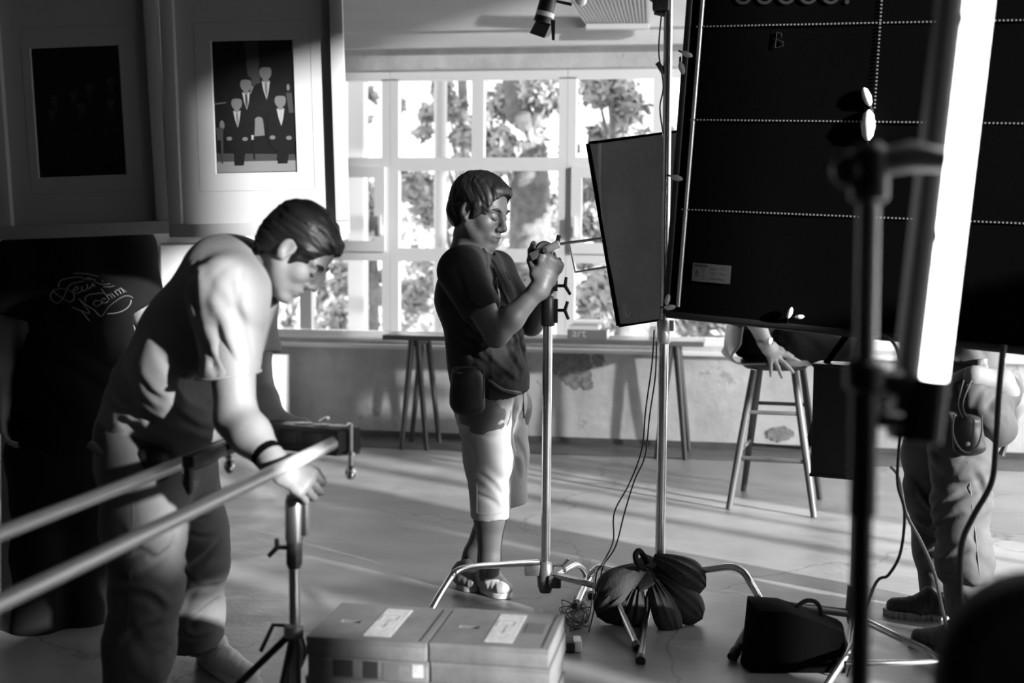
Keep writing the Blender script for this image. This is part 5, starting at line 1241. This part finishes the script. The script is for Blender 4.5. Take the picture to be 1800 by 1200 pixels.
# shorts
M_short = gray('khaki_cotton', 0.38, 0.8, noise=.08, scale=10, bump=.12, bscale=250)
S = Sculpt()
S.chain([J(858, 668, DM), J(862, 700, DM)], [.142, .142], .04, (FV + RV * .1, 1.2))
nhm, fhm = J(862, 908, DM - .08), J(893, 886, DM + .1)
S.chain([J(852, 715, DM - .07), J(858, 800, DM - .09), nhm], [.115, .093, .077], .04); S.chain([J(878, 712, DM + .08), J(890, 800, DM + .1), fhm + (fhm - J(890, 800, DM + .1)) * .1], [.115, .090, .076], .04)
S.cut(nhm, UV * -1 + RV * .05, .14); S.cut(fhm, UV * -1 + RV * .2, .14); S.rc(nhm + UV * .02, nhm - UV * .1, .060, .062, .004, None, True); S.rc(fhm + UV * .02, fhm - UV * .1, .060, .062, .004, None, True)
S.disp += [folds(J(862, 860, DM - .16), UV + RV * .5, .055, .006, .11, 4), folds(J(862, 745, DM - .16), UV * .8 - RV * .6, .05, .007, .12, 1), folds(J(895, 760, DM), UV + RV * .3, .05, .006, .12, 5), wob(20, .004, 12)]
sh_o = crease_mesh(S, 'shorts', M_short, man, .006, [([(842, 832), (862, 848), (884, 872)], .007, .010), ([(838, 870), (856, 876), (880, 892)], .005, .009), ([(850, 742), (870, 752), (893, 745)], .006, .010), ([(905, 705), (898, 735), (890, 765)], .012, .010), ([(895, 770), (905, 800), (912, 840)], .006, .010), ([(822, 770), (832, 790), (836, 815)], .007, .009)])
_bs = clothhit(sh_o, man); lay(_bs, [(840, 770), (839, 800), (838, 850), (838, 900)], .0022, .0005).build('seam', gray('seam_thread', .4, .7), sh_o)
lay(_bs, [(832, 900), (840, 902), (852, 904), (864, 904), (876, 903), (886, 900)], .003, .0005).build('hem', M_short, sh_o)
MB().tube([J(858, 668, DM - .19), J(880, 684, DM - .18), J(905, 690, DM - .14), J(918, 689, DM - .05)], .009, 8, smooth=4).build('belt', M_black, man)
MB().span(J(919, 690, DM - .06), J(921, 735, DM - .06), .014, .006, bev=.002).build('belt_end', M_black, man)
# hip pouch
S = Sculpt(); S.rc(J(820, 662, DM - .26), J(822, 712, DM - .25), .038, .042, .02, (RV, 1.6)); S.rc(J(806, 672, DM - .22), J(806, 705, DM - .22), .03, .03, .02); S.disp.append(wob(40, .002, 5))
pch = S.mesh('hip_pouch', gray('black_nylon', .008, .6), man, .006)
MB().tube([J(795, 655, DM - .3), J(800, 646, DM - .32), J(845, 646, DM - .31), J(850, 660, DM - .3), J(850, 700, DM - .3)], .003, 6, smooth=4).build('piping', gray('piping_grey', .05, .5), pch)
MB().box(J(808, 655, DM - .315), (.018, .003, .005), Matrix((RV, FV, UV)).transposed()).build('logo_tab', gray('tab_grey', .1, .5), pch, smooth=False)
shoe(man, G(846, 1038) + FV * .02, G(893, 1052), gray('pale_trainer', .45, .6), gray('white_sole', .7, .6), M_paper)
shoe(man, G(808, 1028), G(838, 1040), gray('shaded_trainer', .2, .6), gray('shaded_sole', .35, .6), M_paper)  # other shoe of the pair, its shade put into darker colours

# ================= man bending over the slider =================
ben = person(G(290, 1290), 'man in pale T-shirt bending over the slider and gripping its stand')
S = Sculpt(); DB = 3.6
hcb = J(518, 440, DB); hfb = RV * .64 - UV * .76 - FV * .10; hub_ = RV * .76 + UV * .64
head(S, hcb, hfb, hub_, 1.02)
S.chain([J(492, 462, DB + .01), J(462, 478, DB + .03), J(430, 492, DB + .06)], [.060, .064, .085], .03)
tA, tB, tC, tD = J(392, 520, DB + .1), J(345, 610, DB + .14), J(295, 710, DB + .2), J(268, 800, DB + .24)
S.chain([tA, tB, tC, tD], [.11, .115, .115, .122], .06, (FV - RV * .15, 1.22))
nsh, fsh = J(400, 520, DB - .10), J(432, 520, DB + .3)
nel, nwr = J(415, 735, DB - .18), J(484, 816, DB - .29)
fel, fwr = J(455, 690, DB + .28), J(488, 738, DB + .22)
S.chain([tA, nsh], [.09, .078], .05); S.chain([tA, fsh], [.09, .075], .05)
S.chain([nsh, mix(nsh, nel, .5), nel], [.072, .062, .053], .03); S.chain([nel, mix(nel, nwr, .35), nwr], [.056, .054, .033], .025)
S.chain([fsh, mix(fsh, fel, .5), fel], [.066, .054, .045], .03); S.chain([fel, mix(fel, fwr, .3), fwr], [.046, .042, .030], .02)
hand(S, nwr, RV * .82 - UV * .5 + FV * .05, FV * .75 - UV * .6, RV * .5 + UV * .7 + FV * .3, (.75, 1.2, .8), .05, 1.15, (.8, .45, .5), .45)
hand(S, fwr, RV * .96 - UV * .12 + FV * .1, -UV, -FV, (.25, .5, .4), .15, 1.0)
hpN, hpF = J(262, 845, DB + .10), J(318, 830, DB + .38)
kN, aN = J(258, 1025, DB + .02), J(232, 1255, DB + .06); kF, aF = J(350, 975, DB + .48), J(342, 1130, DB + .62)
S.chain([tD, hpN, kN, aN], [.12, .10, .065, .045], .04); S.chain([tD, hpF, kF, aF], [.12, .10, .062, .045], .04)
S.mesh('body', M_skin, ben, .005)
hair('hair', hcb, hfb, hub_, 1.03, ben, M_hair, .0045, seed=9, grain=(hfb * .8 + hub_ * .2))
brows(hcb, hfb, hub_, 1.02, ben, M_hair)
M_tee2 = gray('pale_cotton', 0.27, 0.85, noise=.06, scale=12, bump=.1, bscale=350)
S = Sculpt()
S.chain([J(405, 500, DB + .1), J(352, 600, DB + .14), J(298, 700, DB + .2), J(268, 765, DB + .24)], [.145, .165, .168, .165], .05, (FV - RV * .15, 1.18))
nse, fse = J(402, 648, DB - .13), mix(fsh, fel, .6)
S.chain([J(425, 485, DB + .02), nsh, nse], [.085, .098, .086], .05); S.chain([J(430, 485, DB + .18), fsh, fse], [.08, .09, .08], .05)
S.rc(J(300, 660, DB), J(350, 740, DB + .05), .10, .10, .06)
S.cut(J(400, 662, DB - .13), UV * -1 + RV * .12, .15); S.cut(fse, fel - fsh, .14); S.rc(J(402, 652, DB - .13), J(408, 760, DB - .14), .064, .064, .003, None, True)
S.rc(J(452, 490, DB + .06), J(510, 455, DB), .088, .095, .006, None, True)
S.cut(J(265, 800, DB + .2), -UV * 1 + RV * .10, .45)
S.disp += [folds(J(405, 590, DB - .24), UV * .4 + RV * .9, .06, .006, .13, 2), folds(J(370, 560, DB - .2), RV + UV * .3, .05, .005, .13, 5), folds(J(290, 730, DB - .02), UV * .75 + RV * .5, .05, .006, .20, 1), folds(J(230, 720, DB), UV + RV * .6, .05, .005, .15, 3), folds(J(440, 640, DB), RV + UV * .4, .05, .004, .1, 3), wob(14, .005, 21)]
t2 = crease_mesh(S, 't_shirt', M_tee2, ben, .006, [([(408, 500), (420, 560), (434, 612), (440, 650)], .007, .010), ([(372, 545), (384, 590), (402, 640)], .010, .012), ([(358, 590), (366, 625), (380, 655)], .008, .010), ([(342, 468), (341, 510), (346, 560)], .009, .010), ([(425, 470), (424, 500), (420, 530)], .004, .006),
    ([(225, 705), (270, 735), (320, 765), (365, 782)], .010, .013), ([(205, 738), (250, 755), (300, 780)], .009, .012), ([(240, 660), (262, 690), (285, 705)], .008, .012), ([(190, 700), (215, 720), (240, 722)], .008, .011), ([(270, 600), (300, 650), (335, 690)], .007, .014), ([(300, 720), (340, 750), (372, 758)], .007, .010)])
MB().tube([J(427, 447, DB - .03), J(444, 470, DB - .075), J(460, 505, DB - .07), J(469, 532, DB - .03)], .004, 8, smooth=5).build('collar_rib', M_tee2, t2)
_cx = J(402, 658, DB - .13); _r1, _r2 = (RV + UV * .12).normalized(), (FV).normalized()
MB().tube([_cx + _r1 * (.086 * math.cos(t * .3142)) + _r2 * (.086 * math.sin(t * .3142)) for t in range(21)], .0035, 6).build('sleeve_hem', M_tee2, t2)
M_trs = gray('khaki_twill', 0.12, 0.8, noise=.1, scale=9, bump=.12, bscale=250)
S = Sculpt()
S.chain([J(268, 775, DB + .22), J(268, 810, DB + .22)], [.165, .165], .04, (FV, 1.15))
S.chain([J(258, 840, DB + .09), J(254, 930, DB + .04), J(258, 1025, DB), J(245, 1130, DB + .02), J(232, 1250, DB + .05)], [.132, .113, .096, .094, .086], .05)
S.chain([J(312, 830, DB + .36), J(342, 930, DB + .45), J(350, 985, DB + .47), J(345, 1075, DB + .57), J(350, 1160, DB + .62)], [.128, .096, .086, .084, .086], .05)
S.cut(J(232, 1275, DB + .05), -UV, .2); S.cut(J(350, 1134, DB + .62), -UV + RV * .2, .2); S.rc(J(350, 1130, DB + .62), J(350, 1180, DB + .62), .070, .075, .004, None, True)
S.disp += [folds(J(270, 1030, DB - .1), UV * .9 + RV * .45, .06, .004, .16, 1, n=5), folds(J(350, 1000, DB + .4), UV + RV * .4, .05, .005, .14, 2, n=4), folds(J(345, 1100, DB + .5), UV * .9 - RV * .5, .045, .006, .12, 6, n=5), folds(J(250, 1150, DB - .06), UV + RV * .5, .06, .004, .16, 4, n=4), wob(15, .002, 22)]
tr = crease_mesh(S, 'trousers', M_trs, ben, .006, [([(190, 1014), (235, 1008), (270, 990), (303, 962)], .016, .013), ([(205, 1040), (240, 1046), (265, 1052), (284, 1072)], .013, .012), ([(208, 1140), (240, 1112), (275, 1098)], .010, .012), ([(222, 960), (258, 974), (272, 985)], .008, .012), ([(205, 925), (230, 955)], .006, .012),
    ([(322, 1006), (350, 988), (384, 956)], .013, .011), ([(326, 1062), (346, 1036), (380, 1028)], .012, .010), ([(330, 1104), (350, 1082), (378, 1056)], .013, .011), ([(330, 938), (352, 944), (374, 942)], .007, .009), ([(326, 905), (350, 912), (368, 910)], .007, .009), ([(318, 1110), (335, 1122), (360, 1118)], .010, .010), ([(312, 900), (308, 950), (300, 975)], .008, .012)])
lay(clothhit(tr, ben), [(232, 880), (233, 920), (232, 960), (230, 1000), (227, 1050), (223, 1110)], .002, .0005).build('seam', gray('seam_dark', .12, .8), tr)
MB().tube([J(160, 782, DB + .1), J(210, 812, DB + .02), J(280, 830, DB + .01), J(350, 815, DB + .12), J(380, 800, DB + .25)], .014, 8, smooth=4).build('belt', M_black, ben)
S = Sculpt(); S.rc(J(268, 800, DB - .0), J(270, 832, DB - .0), .028, .032, .02, (RV, 1.5)); S.mesh('belt_pouch', gray('black_nylon', .008, .6), ben, .006)
MB().tube([J(300, 820, DB + .02), J(325, 850, DB + .05), J(330, 900, DB + .08), J(326, 870, DB + .08)], .006, 6, smooth=4).build('key_strap', M_black, ben)
wd = (nwr - nel).normalized(); wp = mix(nel, nwr, .80)
MB().tube([wp - wd * .014, wp - wd * .010, wp + wd * .010, wp + wd * .014], [.038, .0415, .041, .037], 20).build('wristband', M_fabric, ben)
shoe(ben, G(352, 1158) + FV * .0, G(452, 1212), gray('white_trainer', .62, .6), gray('white_sole', .7, .6), M_paper, w=.05)
shoe(ben, G(190, 1300), G(290, 1335), gray('white_trainer', .62, .6), gray('white_sole', .7, .6), M_paper, w=.05)

# ================= man seen from behind in the dark T-shirt =================
DT = 4.62
bak = person(G(95, 1130), 'man in black script-printed T-shirt seen from behind under the frames')
S = Sculpt()
hct = J(150, 330, DT + .06); hft = FV * .85 - RV * .45 - UV * .15; hut = UV
head(S, hct, hft, hut, 1.0)
S.chain([J(142, 370, DT + .03), J(140, 410, DT)], [.058, .075], .03)
S.chain([J(135, 440, DT), J(130, 560, DT), J(118, 690, DT), J(110, 780, DT)], [.11, .125, .12, .13], .06, (RV, 1.35))
rsh, lsh = J(225, 440, DT), J(42, 460, DT - .02)
rel, rwr = J(258, 560, DT + .12), J(290, 650, DT + .25); lel, lwr = J(8, 610, DT - .04), J(2, 715, DT - .12)
S.chain([J(140, 430, DT), rsh], [.08, .075], .04); S.chain([rsh, mix(rsh, rel, .5), rel], [.066, .056, .046], .03); S.chain([rel, rwr], [.046, .03], .02)
S.chain([J(130, 430, DT), lsh], [.08, .075], .04); S.chain([lsh, mix(lsh, lel, .5), lel], [.066, .058, .047], .03); S.chain([lel, mix(lel, lwr, .35), lwr], [.048, .046, .031], .02)
hand(S, lwr, -UV + RV * .05, RV * .8 + FV * .2, -FV * .5 + FV, (.4, .5, .4), .05, 1.0)
hand(S, rwr, RV * .7 - UV * .6, -UV, FV, (.5, .6, .4))
hL, hR = J(78, 800, DT), J(150, 800, DT); kL, kR = J(72, 965, DT - .02), J(148, 965, DT + .05); aL, aR = J(62, 1100, DT - .02), J(150, 1095, DT + .08)
for hh_, kk_, aa_ in ((hL, kL, aL), (hR, kR, aR)):
    S.chain([J(112, 780, DT), hh_, kk_], [.12, .10, .065], .04); S.chain([kk_, mix(kk_, aa_, .3), aa_], [.058, .058, .042], .03)
S.mesh('body', M_skin, bak, .006)
hair('hair', hct, hft, hut, 1.0, bak, M_hair, .006, seed=14)
M_tee3 = gray('jet_cotton', 0.0035, 0.9, bump=.1, bscale=350, spec=.2)
S = Sculpt()
S.chain([J(138, 435, DT), J(135, 530, DT), J(122, 680, DT), J(112, 770, DT)], [.12, .148, .146, .15], .05, (RV, 1.34))
rse, lse = mix(rsh, rel, .66), mix(lsh, lel, .62)
S.chain([J(150, 420, DT), rsh, rse], [.08, .09, .086], .05); S.chain([J(125, 425, DT), lsh, lse], [.08, .088, .084], .05)
S.cut(rse, rel - rsh, .13); S.cut(lse, lel - lsh, .13); S.rc(rse - (rel - rsh) * .05, rel, .06, .06, .003, None, True); S.rc(lse - (lel - lsh) * .05, lel, .06, .06, .003, None, True)
S.rc(J(140, 400, DT), J(145, 360, DT), .075, .08, .006, None, True); S.cut(J(112, 815, DT), -UV, .4)
S.disp += [folds(J(130, 700, DT - .15), UV + RV * .5, .06, .008, .2, 2), wob(13, .007, 31)]
t3 = S.mesh('t_shirt', M_tee3, bak, .007)
S = Sculpt()
S.chain([J(112, 785, DT), J(112, 810, DT)], [.148, .15], .04, (RV, 1.25))
for hh_, kk_, aa_ in ((hL, kL, aL), (hR, kR, aR)): S.chain([hh_, kk_, aa_ - UV * .03], [.12, .095, .085], .05); S.cut(aa_ - UV * .05, -UV, .14)
S.disp += [wob(15, .006, 32)]
S.mesh('trousers', gray('black_twill', .008, .85, spec=.2), bak, .008)
shoe(bak, J(62, 1125, DT).xy.to_3d() - FV * .05, J(55, 1125, DT).xy.to_3d() + FV * .21, M_black, M_rubber, M_rubber); shoe(bak, J(150, 1125, DT + .08).xy.to_3d() - FV * .05, J(150, 1125, DT + .08).xy.to_3d() + FV * .21, M_black, M_rubber, M_rubber)
# script lettering laid on the back of the shirt (strokes follow the cloth)
bpy.context.view_layer.update()
_me = t3.data; _bv = BVHTree.FromPolygons([Vector(v.co) + Vector(bak['_org']) for v in _me.vertices], [tuple(p.vertices) for p in _me.polygons])
def on_cloth(px, py, lift=.002):
    r = ray(px, py).normalized(); hit = _bv.ray_cast(CAM, r)
    return None if hit[0] is None else hit[0] - r * lift
Zp = lambda pts: [(x / 6.4286, 470 + y / 6.4286) for x, y in pts]            # points read off a 6.43x view of the print
script = {
 'flourish': [[(660, 220), (665, 175), (700, 140), (800, 115), (920, 105)], [(830, 68), (950, 70), (1060, 90), (1110, 105)]],
 'letter_d': [[(590, 265), (660, 320), (740, 370), (790, 390), (835, 350), (825, 290), (760, 250), (680, 240), (600, 265), (568, 320), (600, 380), (660, 400), (715, 340), (745, 270), (780, 205), (850, 170), (950, 155)]],
 'letters_eus': [[(835, 265), (880, 240), (870, 215), (830, 245), (830, 285), (870, 292), (915, 265), (925, 210)], [(925, 215), (935, 265), (975, 245), (985, 190)], [(985, 195), (995, 240), (1030, 215), (1040, 180), (1045, 210), (1070, 205), (1055, 185)]],
 'letters_ex': [[(925, 115), (970, 135), (1080, 135)], [(970, 118), (1040, 120)], [(1060, 150), (1110, 180), (1180, 192), (1245, 182)], [(1145, 145), (1170, 165)], [(1165, 215), (1230, 220), (1290, 205)]],
 'letter_m': [[(810, 450), (880, 475), (950, 530), (1005, 605)], [(820, 452), (930, 495), (1010, 515), (960, 440), (890, 355)], [(890, 355), (980, 430), (1060, 480), (1140, 550), (1220, 450), (1320, 370), (1400, 325), (1460, 322), (1500, 345)]],
 'letters_achin': [[(965, 380), (960, 340), (1000, 310), (1100, 292), (1180, 290)], [(1130, 380), (1080, 375), (1050, 410), (1090, 440), (1140, 405), (1135, 375), (1155, 415)], [(1195, 360), (1160, 350), (1150, 390), (1190, 400), (1225, 375)], [(1140, 240), (1180, 290), (1235, 365)], [(1205, 325), (1235, 305), (1270, 350)], [(1255, 290), (1300, 335)], [(1290, 265), (1335, 315)], [(1300, 275), (1330, 250), (1370, 300)], [(1340, 245), (1365, 235), (1400, 285)], [(1380, 245), (1425, 275)]],
 'tail': [[(1480, 365), (1470, 415), (1420, 470), (1330, 510), (1210, 525)]],
}
M_scr = gray('print_grey', 0.10, .8)
for nm, sts in script.items():
    mb = MB(); cnt_ = 0
    for st in sts:
        pts = [Vector((a, b, 0)) for a, b in Zp(st)]; pts, _ = spline(pts, [0] * len(pts), 5) if len(pts) > 2 else (pts, 0)
        w3 = [on_cloth(q.x, q.y) for q in pts]; w3 = [q for q in w3 if q is not None]
        if len(w3) > 1: mb.tube(w3, .0026, 6); cnt_ += 1
    if cnt_: mb.build(nm, M_scr, t3)

# ================= person sitting on the stool =================
sea = person(G(1400, 880), 'seated person on the bar stool resting a watch-wearing hand on its edge')
S = Sculpt(); Q_ = DS
pvS = P(1335, 600, Q_ + .02); pvS.z = zseat + .11; chS = pvS + UV * .38 + RV * .03; nkS = pvS + UV * .56 + RV * .06
hcS = nkS + UV * .20 + RV * .05
head(S, hcS, RV * .9 - FV * .2 - UV * .2, UV, 1.0); S.chain([nkS + UV * .09, nkS], [.056, .07], .03)
S.chain([nkS - UV * .04, chS, pvS + UV * .12, pvS], [.10, .12, .115, .12], .06, (FV, 1.35))
sN, sF = nkS - UV * .07 - FV * .17, nkS - UV * .07 + FV * .17
eN = J(1316, 535, Q_ - .25); wN = J(1346, 604, Q_ - .23)
S.chain([chS + UV * .12, sN, eN], [.08, .062, .048], .03); S.chain([eN, mix(eN, wN, .4), wN], [.049, .047, .035], .02)
S.chain([chS + UV * .12, sF, sF + RV * .1 - UV * .28, sF + RV * .33 - UV * .30], [.08, .06, .045, .032], .03)
hand(S, wN, J(1366, 632, Q_ - .245) - wN, FV * .85 - UV * .4, RV + UV * .5, (.15, .2, .2), .62, 1.08, (.85, .5, .0), .1, curls=[(-.1, .1, .1), (-.05, .15, .15), (.0, .1, .1), (.0, .05, .1)], r=.0112)
hand(S, sF + RV * .33 - UV * .30, RV, -UV, -FV)
kN, kF = J(1492, 620, Q_ - .12), J(1500, 612, Q_ + .16)
fN, fF = J(1436, 790, Q_ + .04), J(1444, 800, Q_ + .2)
S.chain([pvS, J(1385, 612, Q_ - .11), kN], [.12, .095, .062], .04); S.chain([pvS, J(1385, 610, Q_ + .12), kF], [.12, .095, .062], .04)
S.chain([kN, mix(kN, fN, .3), fN], [.058, .058, .042], .03); S.chain([kF, mix(kF, fF, .3), fF], [.058, .058, .042], .03)
S.mesh('body', gray('fair_skin', .42, .5, noise=.06, scale=14), sea, .0045)
hair('hair', hcS, RV * .9 - FV * .2 - UV * .2, UV, 1.0, sea, M_hair, .007, seed=17)
S = Sculpt(); S.chain([nkS - UV * .03, chS, pvS + UV * .1, pvS + UV * .02], [.11, .135, .13, .135], .06, (FV, 1.3)); S.chain([sN, mix(sN, eN, .62)], [.08, .07], .04); S.chain([sF, sF + RV * .07 - UV * .2], [.08, .07], .04)
S.cut(mix(sN, eN, .62), eN - sN, .12); S.rc(nkS + UV * .02, nkS + UV * .12, .075, .08, .005, None, True); S.disp.append(wob(15, .006, 41)); S.mesh('shirt', gray('dark_shirt', .05, .85), sea, .008)
S = Sculpt(); M_dk = gray('dark_denim', .005, .9, noise=.2, scale=10, spec=.15)
S.chain([pvS + UV * .03, pvS], [.135, .138], .04, (FV, 1.25)); S.chain([pvS, J(1385, 608, Q_ - .11), kN], [.13, .112, .082], .05); S.chain([pvS, J(1385, 606, Q_ + .12), kF], [.13, .11, .082], .05)
S.chain([kN, mix(kN, fN, .9)], [.08, .066], .04); S.chain([kF, mix(kF, fF, .9)], [.08, .066], .04)
S.cut(Vector((pvS.x, pvS.y, zseat + .012)), -UV, .30)
S.disp += [folds(J(1400, 610, Q_ - .2), RV + UV * .6, .06, .008, .15, 2), wob(16, .005, 42)]; S.mesh('trousers', M_dk, sea, .007)
shoe(sea, J(1428, 810, Q_ + .04) - UV * .05, J(1480, 815, Q_ + .02) - UV * .05, M_black, M_rubber, M_rubber); shoe(sea, J(1436, 815, Q_ + .2) - UV * .05, J(1490, 820, Q_ + .2) - UV * .05, M_black, M_rubber, M_rubber)
wd = (wN - eN).normalized(); wp = mix(eN, wN, .93)
wt = MB().tube([wp - wd * .008, wp + wd * .008], .0405, 20, cap=True).build('wrist_watch', M_steel, sea)
wo = (-FV * .8 + RV * .6).normalized(); MB().lathe(wp + wo * .037, wo, [(.018, 0), (.019, .006), (.015, .009)], 20).build('watch_case', M_chrome, wt)
for k in range(5): MB().box(wp + (-FV * math.cos(.5 + .32 * k) - RV * math.sin(.5 + .32 * k)) * .0405, (.006, .004, .016), Matrix((RV, FV, wd)).transposed()).build('bracelet_link', M_black, wt, smooth=False)

# ================= man with waist bags on the right =================
DR = 4.86
rig = person(G(1650, 1110), 'man in jeans and trainers with waist bags standing behind the black panel')
S = Sculpt()
pvR = J(1694, 668, DR); chR = J(1682, 480, DR); nkR = J(1672, 385, DR); hcR = J(1662, 325, DR - .01)
head(S, hcR, -RV * .92 - FV * .2 - UV * .25, UV, 1.0); S.chain([J(1668, 360, DR), nkR], [.057, .07], .03)
S.chain([J(1676, 420, DR), chR, J(1692, 590, DR), pvR], [.105, .125, .125, .135], .06, (FV, 1.3))
sN, sF = J(1680, 420, DR - .18), J(1674, 420, DR + .18); eN, wN = J(1680, 560, DR - .3), J(1596, 690, DR - .26); eF, wF = J(1660, 560, DR + .24), J(1580, 690, DR + .08)
S.chain([chR + UV * .1, sN, eN], [.08, .064, .047], .03); S.chain([eN, mix(eN, wN, .35), wN], [.047, .045, .031], .02); S.chain([chR + UV * .1, sF, eF], [.08, .064, .047], .03); S.chain([eF, wF], [.046, .031], .02)
hand(S, wN, -RV * .6 - UV * .7, FV, -RV, (.6, .8, .5), .05, 1.08); hand(S, wF, -RV * .7 - UV * .6, -FV, -RV, (.6, .8, .5), .05, 1.05)
hN, hF = J(1704, 715, DR - .1), J(1664, 715, DR + .1); kN, aN = J(1690, 880, DR - .14), J(1704, 1070, DR - .22); kF, aF = J(1636, 870, DR + .08), J(1652, 1030, DR + .1)
for a_, b_, c_ in ((hN, kN, aN), (hF, kF, aF)): S.chain([pvR, a_, b_], [.12, .10, .064], .04); S.chain([b_, mix(b_, c_, .3), c_], [.06, .06, .043], .03)
S.mesh('body', M_skin, rig, .006)
hair('hair', hcR, -RV * .92 - FV * .2 - UV * .25, UV, 1.0, rig, M_hair, .007, seed=23)
S = Sculpt(); S.chain([J(1678, 415, DR), chR, J(1690, 580, DR), J(1690, 625, DR)], [.12, .14, .145, .148], .05, (FV, 1.25))
for a_, b_ in ((sN, eN), (sF, eF)): S.chain([a_, mix(a_, b_, .7)], [.085, .075], .04); S.cut(mix(a_, b_, .7), b_ - a_, .12)
S.rc(nkR, J(1665, 350, DR), .075, .08, .005, None, True); S.cut(J(1690, 640, DR), -UV - RV * .2, .4); S.disp += [folds(J(1680, 600, DR - .15), UV + RV * .4, .05, .008, .15, 3), wob(14, .006, 51)]
S.mesh('shirt', gray('grey_shirt', .10, .85, bump=.1, bscale=300), rig, .008)
M_jean = gray('washed_denim', .085, .8, noise=.25, scale=7, bump=.12, bscale=280)
S = Sculpt(); S.chain([J(1692, 640, DR), J(1692, 690, DR)], [.142, .148], .04, (FV, 1.2))
S.chain([J(1696, 705, DR - .09), J(1690, 800, DR - .12), kN, J(1694, 980, DR - .18), J(1704, 1062, DR - .21)], [.132, .112, .10, .092, .088], .05)
S.chain([J(1662, 705, DR + .09), J(1640, 800, DR + .09), kF, J(1648, 960, DR + .09), J(1656, 1035, DR + .1)], [.128, .106, .094, .086, .080], .05)
S.disp += [folds(J(1680, 870, DR - .2), UV * .9 - RV * .5, .07, .011, .14, 1), folds(J(1640, 880, DR), UV + RV * .4, .06, .012, .13, 4), folds(J(1690, 1000, DR - .25), UV + RV * .5, .06, .011, .12, 2), folds(J(1645, 990, DR), UV - RV * .4, .05, .011, .1, 5), folds(J(1670, 720, DR - .2), UV * .5 + RV, .05, .008, .12, 2), wob(15, .005, 52)]
jn = crease_mesh(S, 'jeans', M_jean, rig, .006, [([(1640, 902), (1665, 884), (1695, 870)], .010, .011), ([(1636, 935), (1662, 915), (1688, 905)], .010, .010), ([(1652, 995), (1680, 975), (1706, 962)], .009, .010), ([(1712, 830), (1724, 855), (1732, 890)], .010, .012), ([(1606, 870), (1622, 890), (1640, 915)], .011, .011), ([(1618, 930), (1632, 945), (1648, 950)], .010, .010), ([(1640, 980), (1650, 990), (1668, 990)], .008, .009), ([(1650, 1010), (1665, 1020), (1685, 1010)], .009, .009), ([(1690, 1020), (1710, 1035), (1730, 1030)], .010, .010), ([(1625, 780), (1650, 800), (1668, 830)], .007, .012), ([(1612, 720), (1640, 712), (1668, 716)], .007, .009), ([(1608, 745), (1636, 740), (1660, 748)], .006, .009)])
lay(clothhit(jn, rig), [(1702, 812), (1705, 850), (1709, 890), (1714, 930), (1718, 970), (1722, 1010)], .002, .0005).build('seam', gray('seam_pale', .16, .8), jn)
MB().span(J(1612, 690, DR - .17), J(1735, 640, DR - .19), .006, .034, bev=.002).build('waist_strap', gray('grey_webbing', .28, .8), rig)
MB().span(J(1604, 700, DR - .165), J(1700, 690, DR - .205), .006, .03, bev=.002).build('waist_strap', gray('dark_webbing', .05, .8), rig)
MB().bbox(J(1726, 640, DR - .2), (.035, .008, .04), Matrix((RV, FV, UV)).transposed(), .003).build('buckle', M_chrome, rig)
S = Sculpt(); S.rc(J(1712, 690, DR - .20), J(1762, 690, DR - .1), .06, .075, .04); S.rc(J(1738, 730, DR - .2), J(1752, 752, DR - .15), .075, .07, .04); S.disp += [folds(J(1735, 705, DR - .27), RV + UV * .4, .05, .009, .1, 1), wob(22, .005, 55)]
bgo = S.mesh('waist_bag', gray('grey_nylon', .05, .7), rig, .006)
S = Sculpt(); S.chain([J(1712, 660, DR - .22), J(1752, 672, DR - .18), J(1782, 705, DR - .1), J(1784, 735, DR - .08)], [.035, .048, .045, .02], .03); S.disp += [wob(25, .005, 57)]; S.mesh('cloth_lining', gray('pale_lining', .2, .8), bgo, .006)
MB().tube([J(1778, 740, DR - .12), J(1768, 780, DR - .13), J(1760, 800, DR - .13)], [.014, .008, .013], 8).build('strap_end', M_black, bgo)
S = Sculpt(); S.rc(J(1701, 742, DR - .28), J(1703, 785, DR - .28), .03, .034, .02, (RV, 1.75)); S.disp.append(wob(40, .0015, 58)); ph_o = S.mesh('belt_pouch', gray('dark_leather', .022, .45), rig, .005)
MB().tube([J(1677, 728, DR - .325), J(1675, 760, DR - .33), J(1685, 785, DR - .335), J(1701, 795, DR - .335), J(1718, 783, DR - .335), J(1726, 755, DR - .33), J(1725, 728, DR - .325)], .0032, 6, smooth=5).build('flap_edge', gray('edge_grey', .14, .5), ph_o)
MB().lathe(J(1701, 780, DR - .332), -FV, [(.008, 0), (.008, .004), (.003, .005)], 14).build('snap', M_steel, ph_o)
for (a_, b_) in ((1686, 1690), (1700, 1698)): MB().tube([J(a_ + 8, 668, DR - .25), J(b_ - 6, 710, DR - .29), J(b_ + 2, 735, DR - .30)], .0028, 6, smooth=4).build('cord', M_jean, ph_o)
M_shoeD = gray('charcoal_mesh', .035, .7)
shoe(rig, G(1668, 1088), G(1556, 1078), M_shoeD, gray('pale_sole', .45, .6), gray('grey_lace', .4, .7), ridges=True); shoe(rig, G(1716, 1148), G(1600, 1134), M_shoeD, M_rubber, gray('grey_lace', .4, .7))
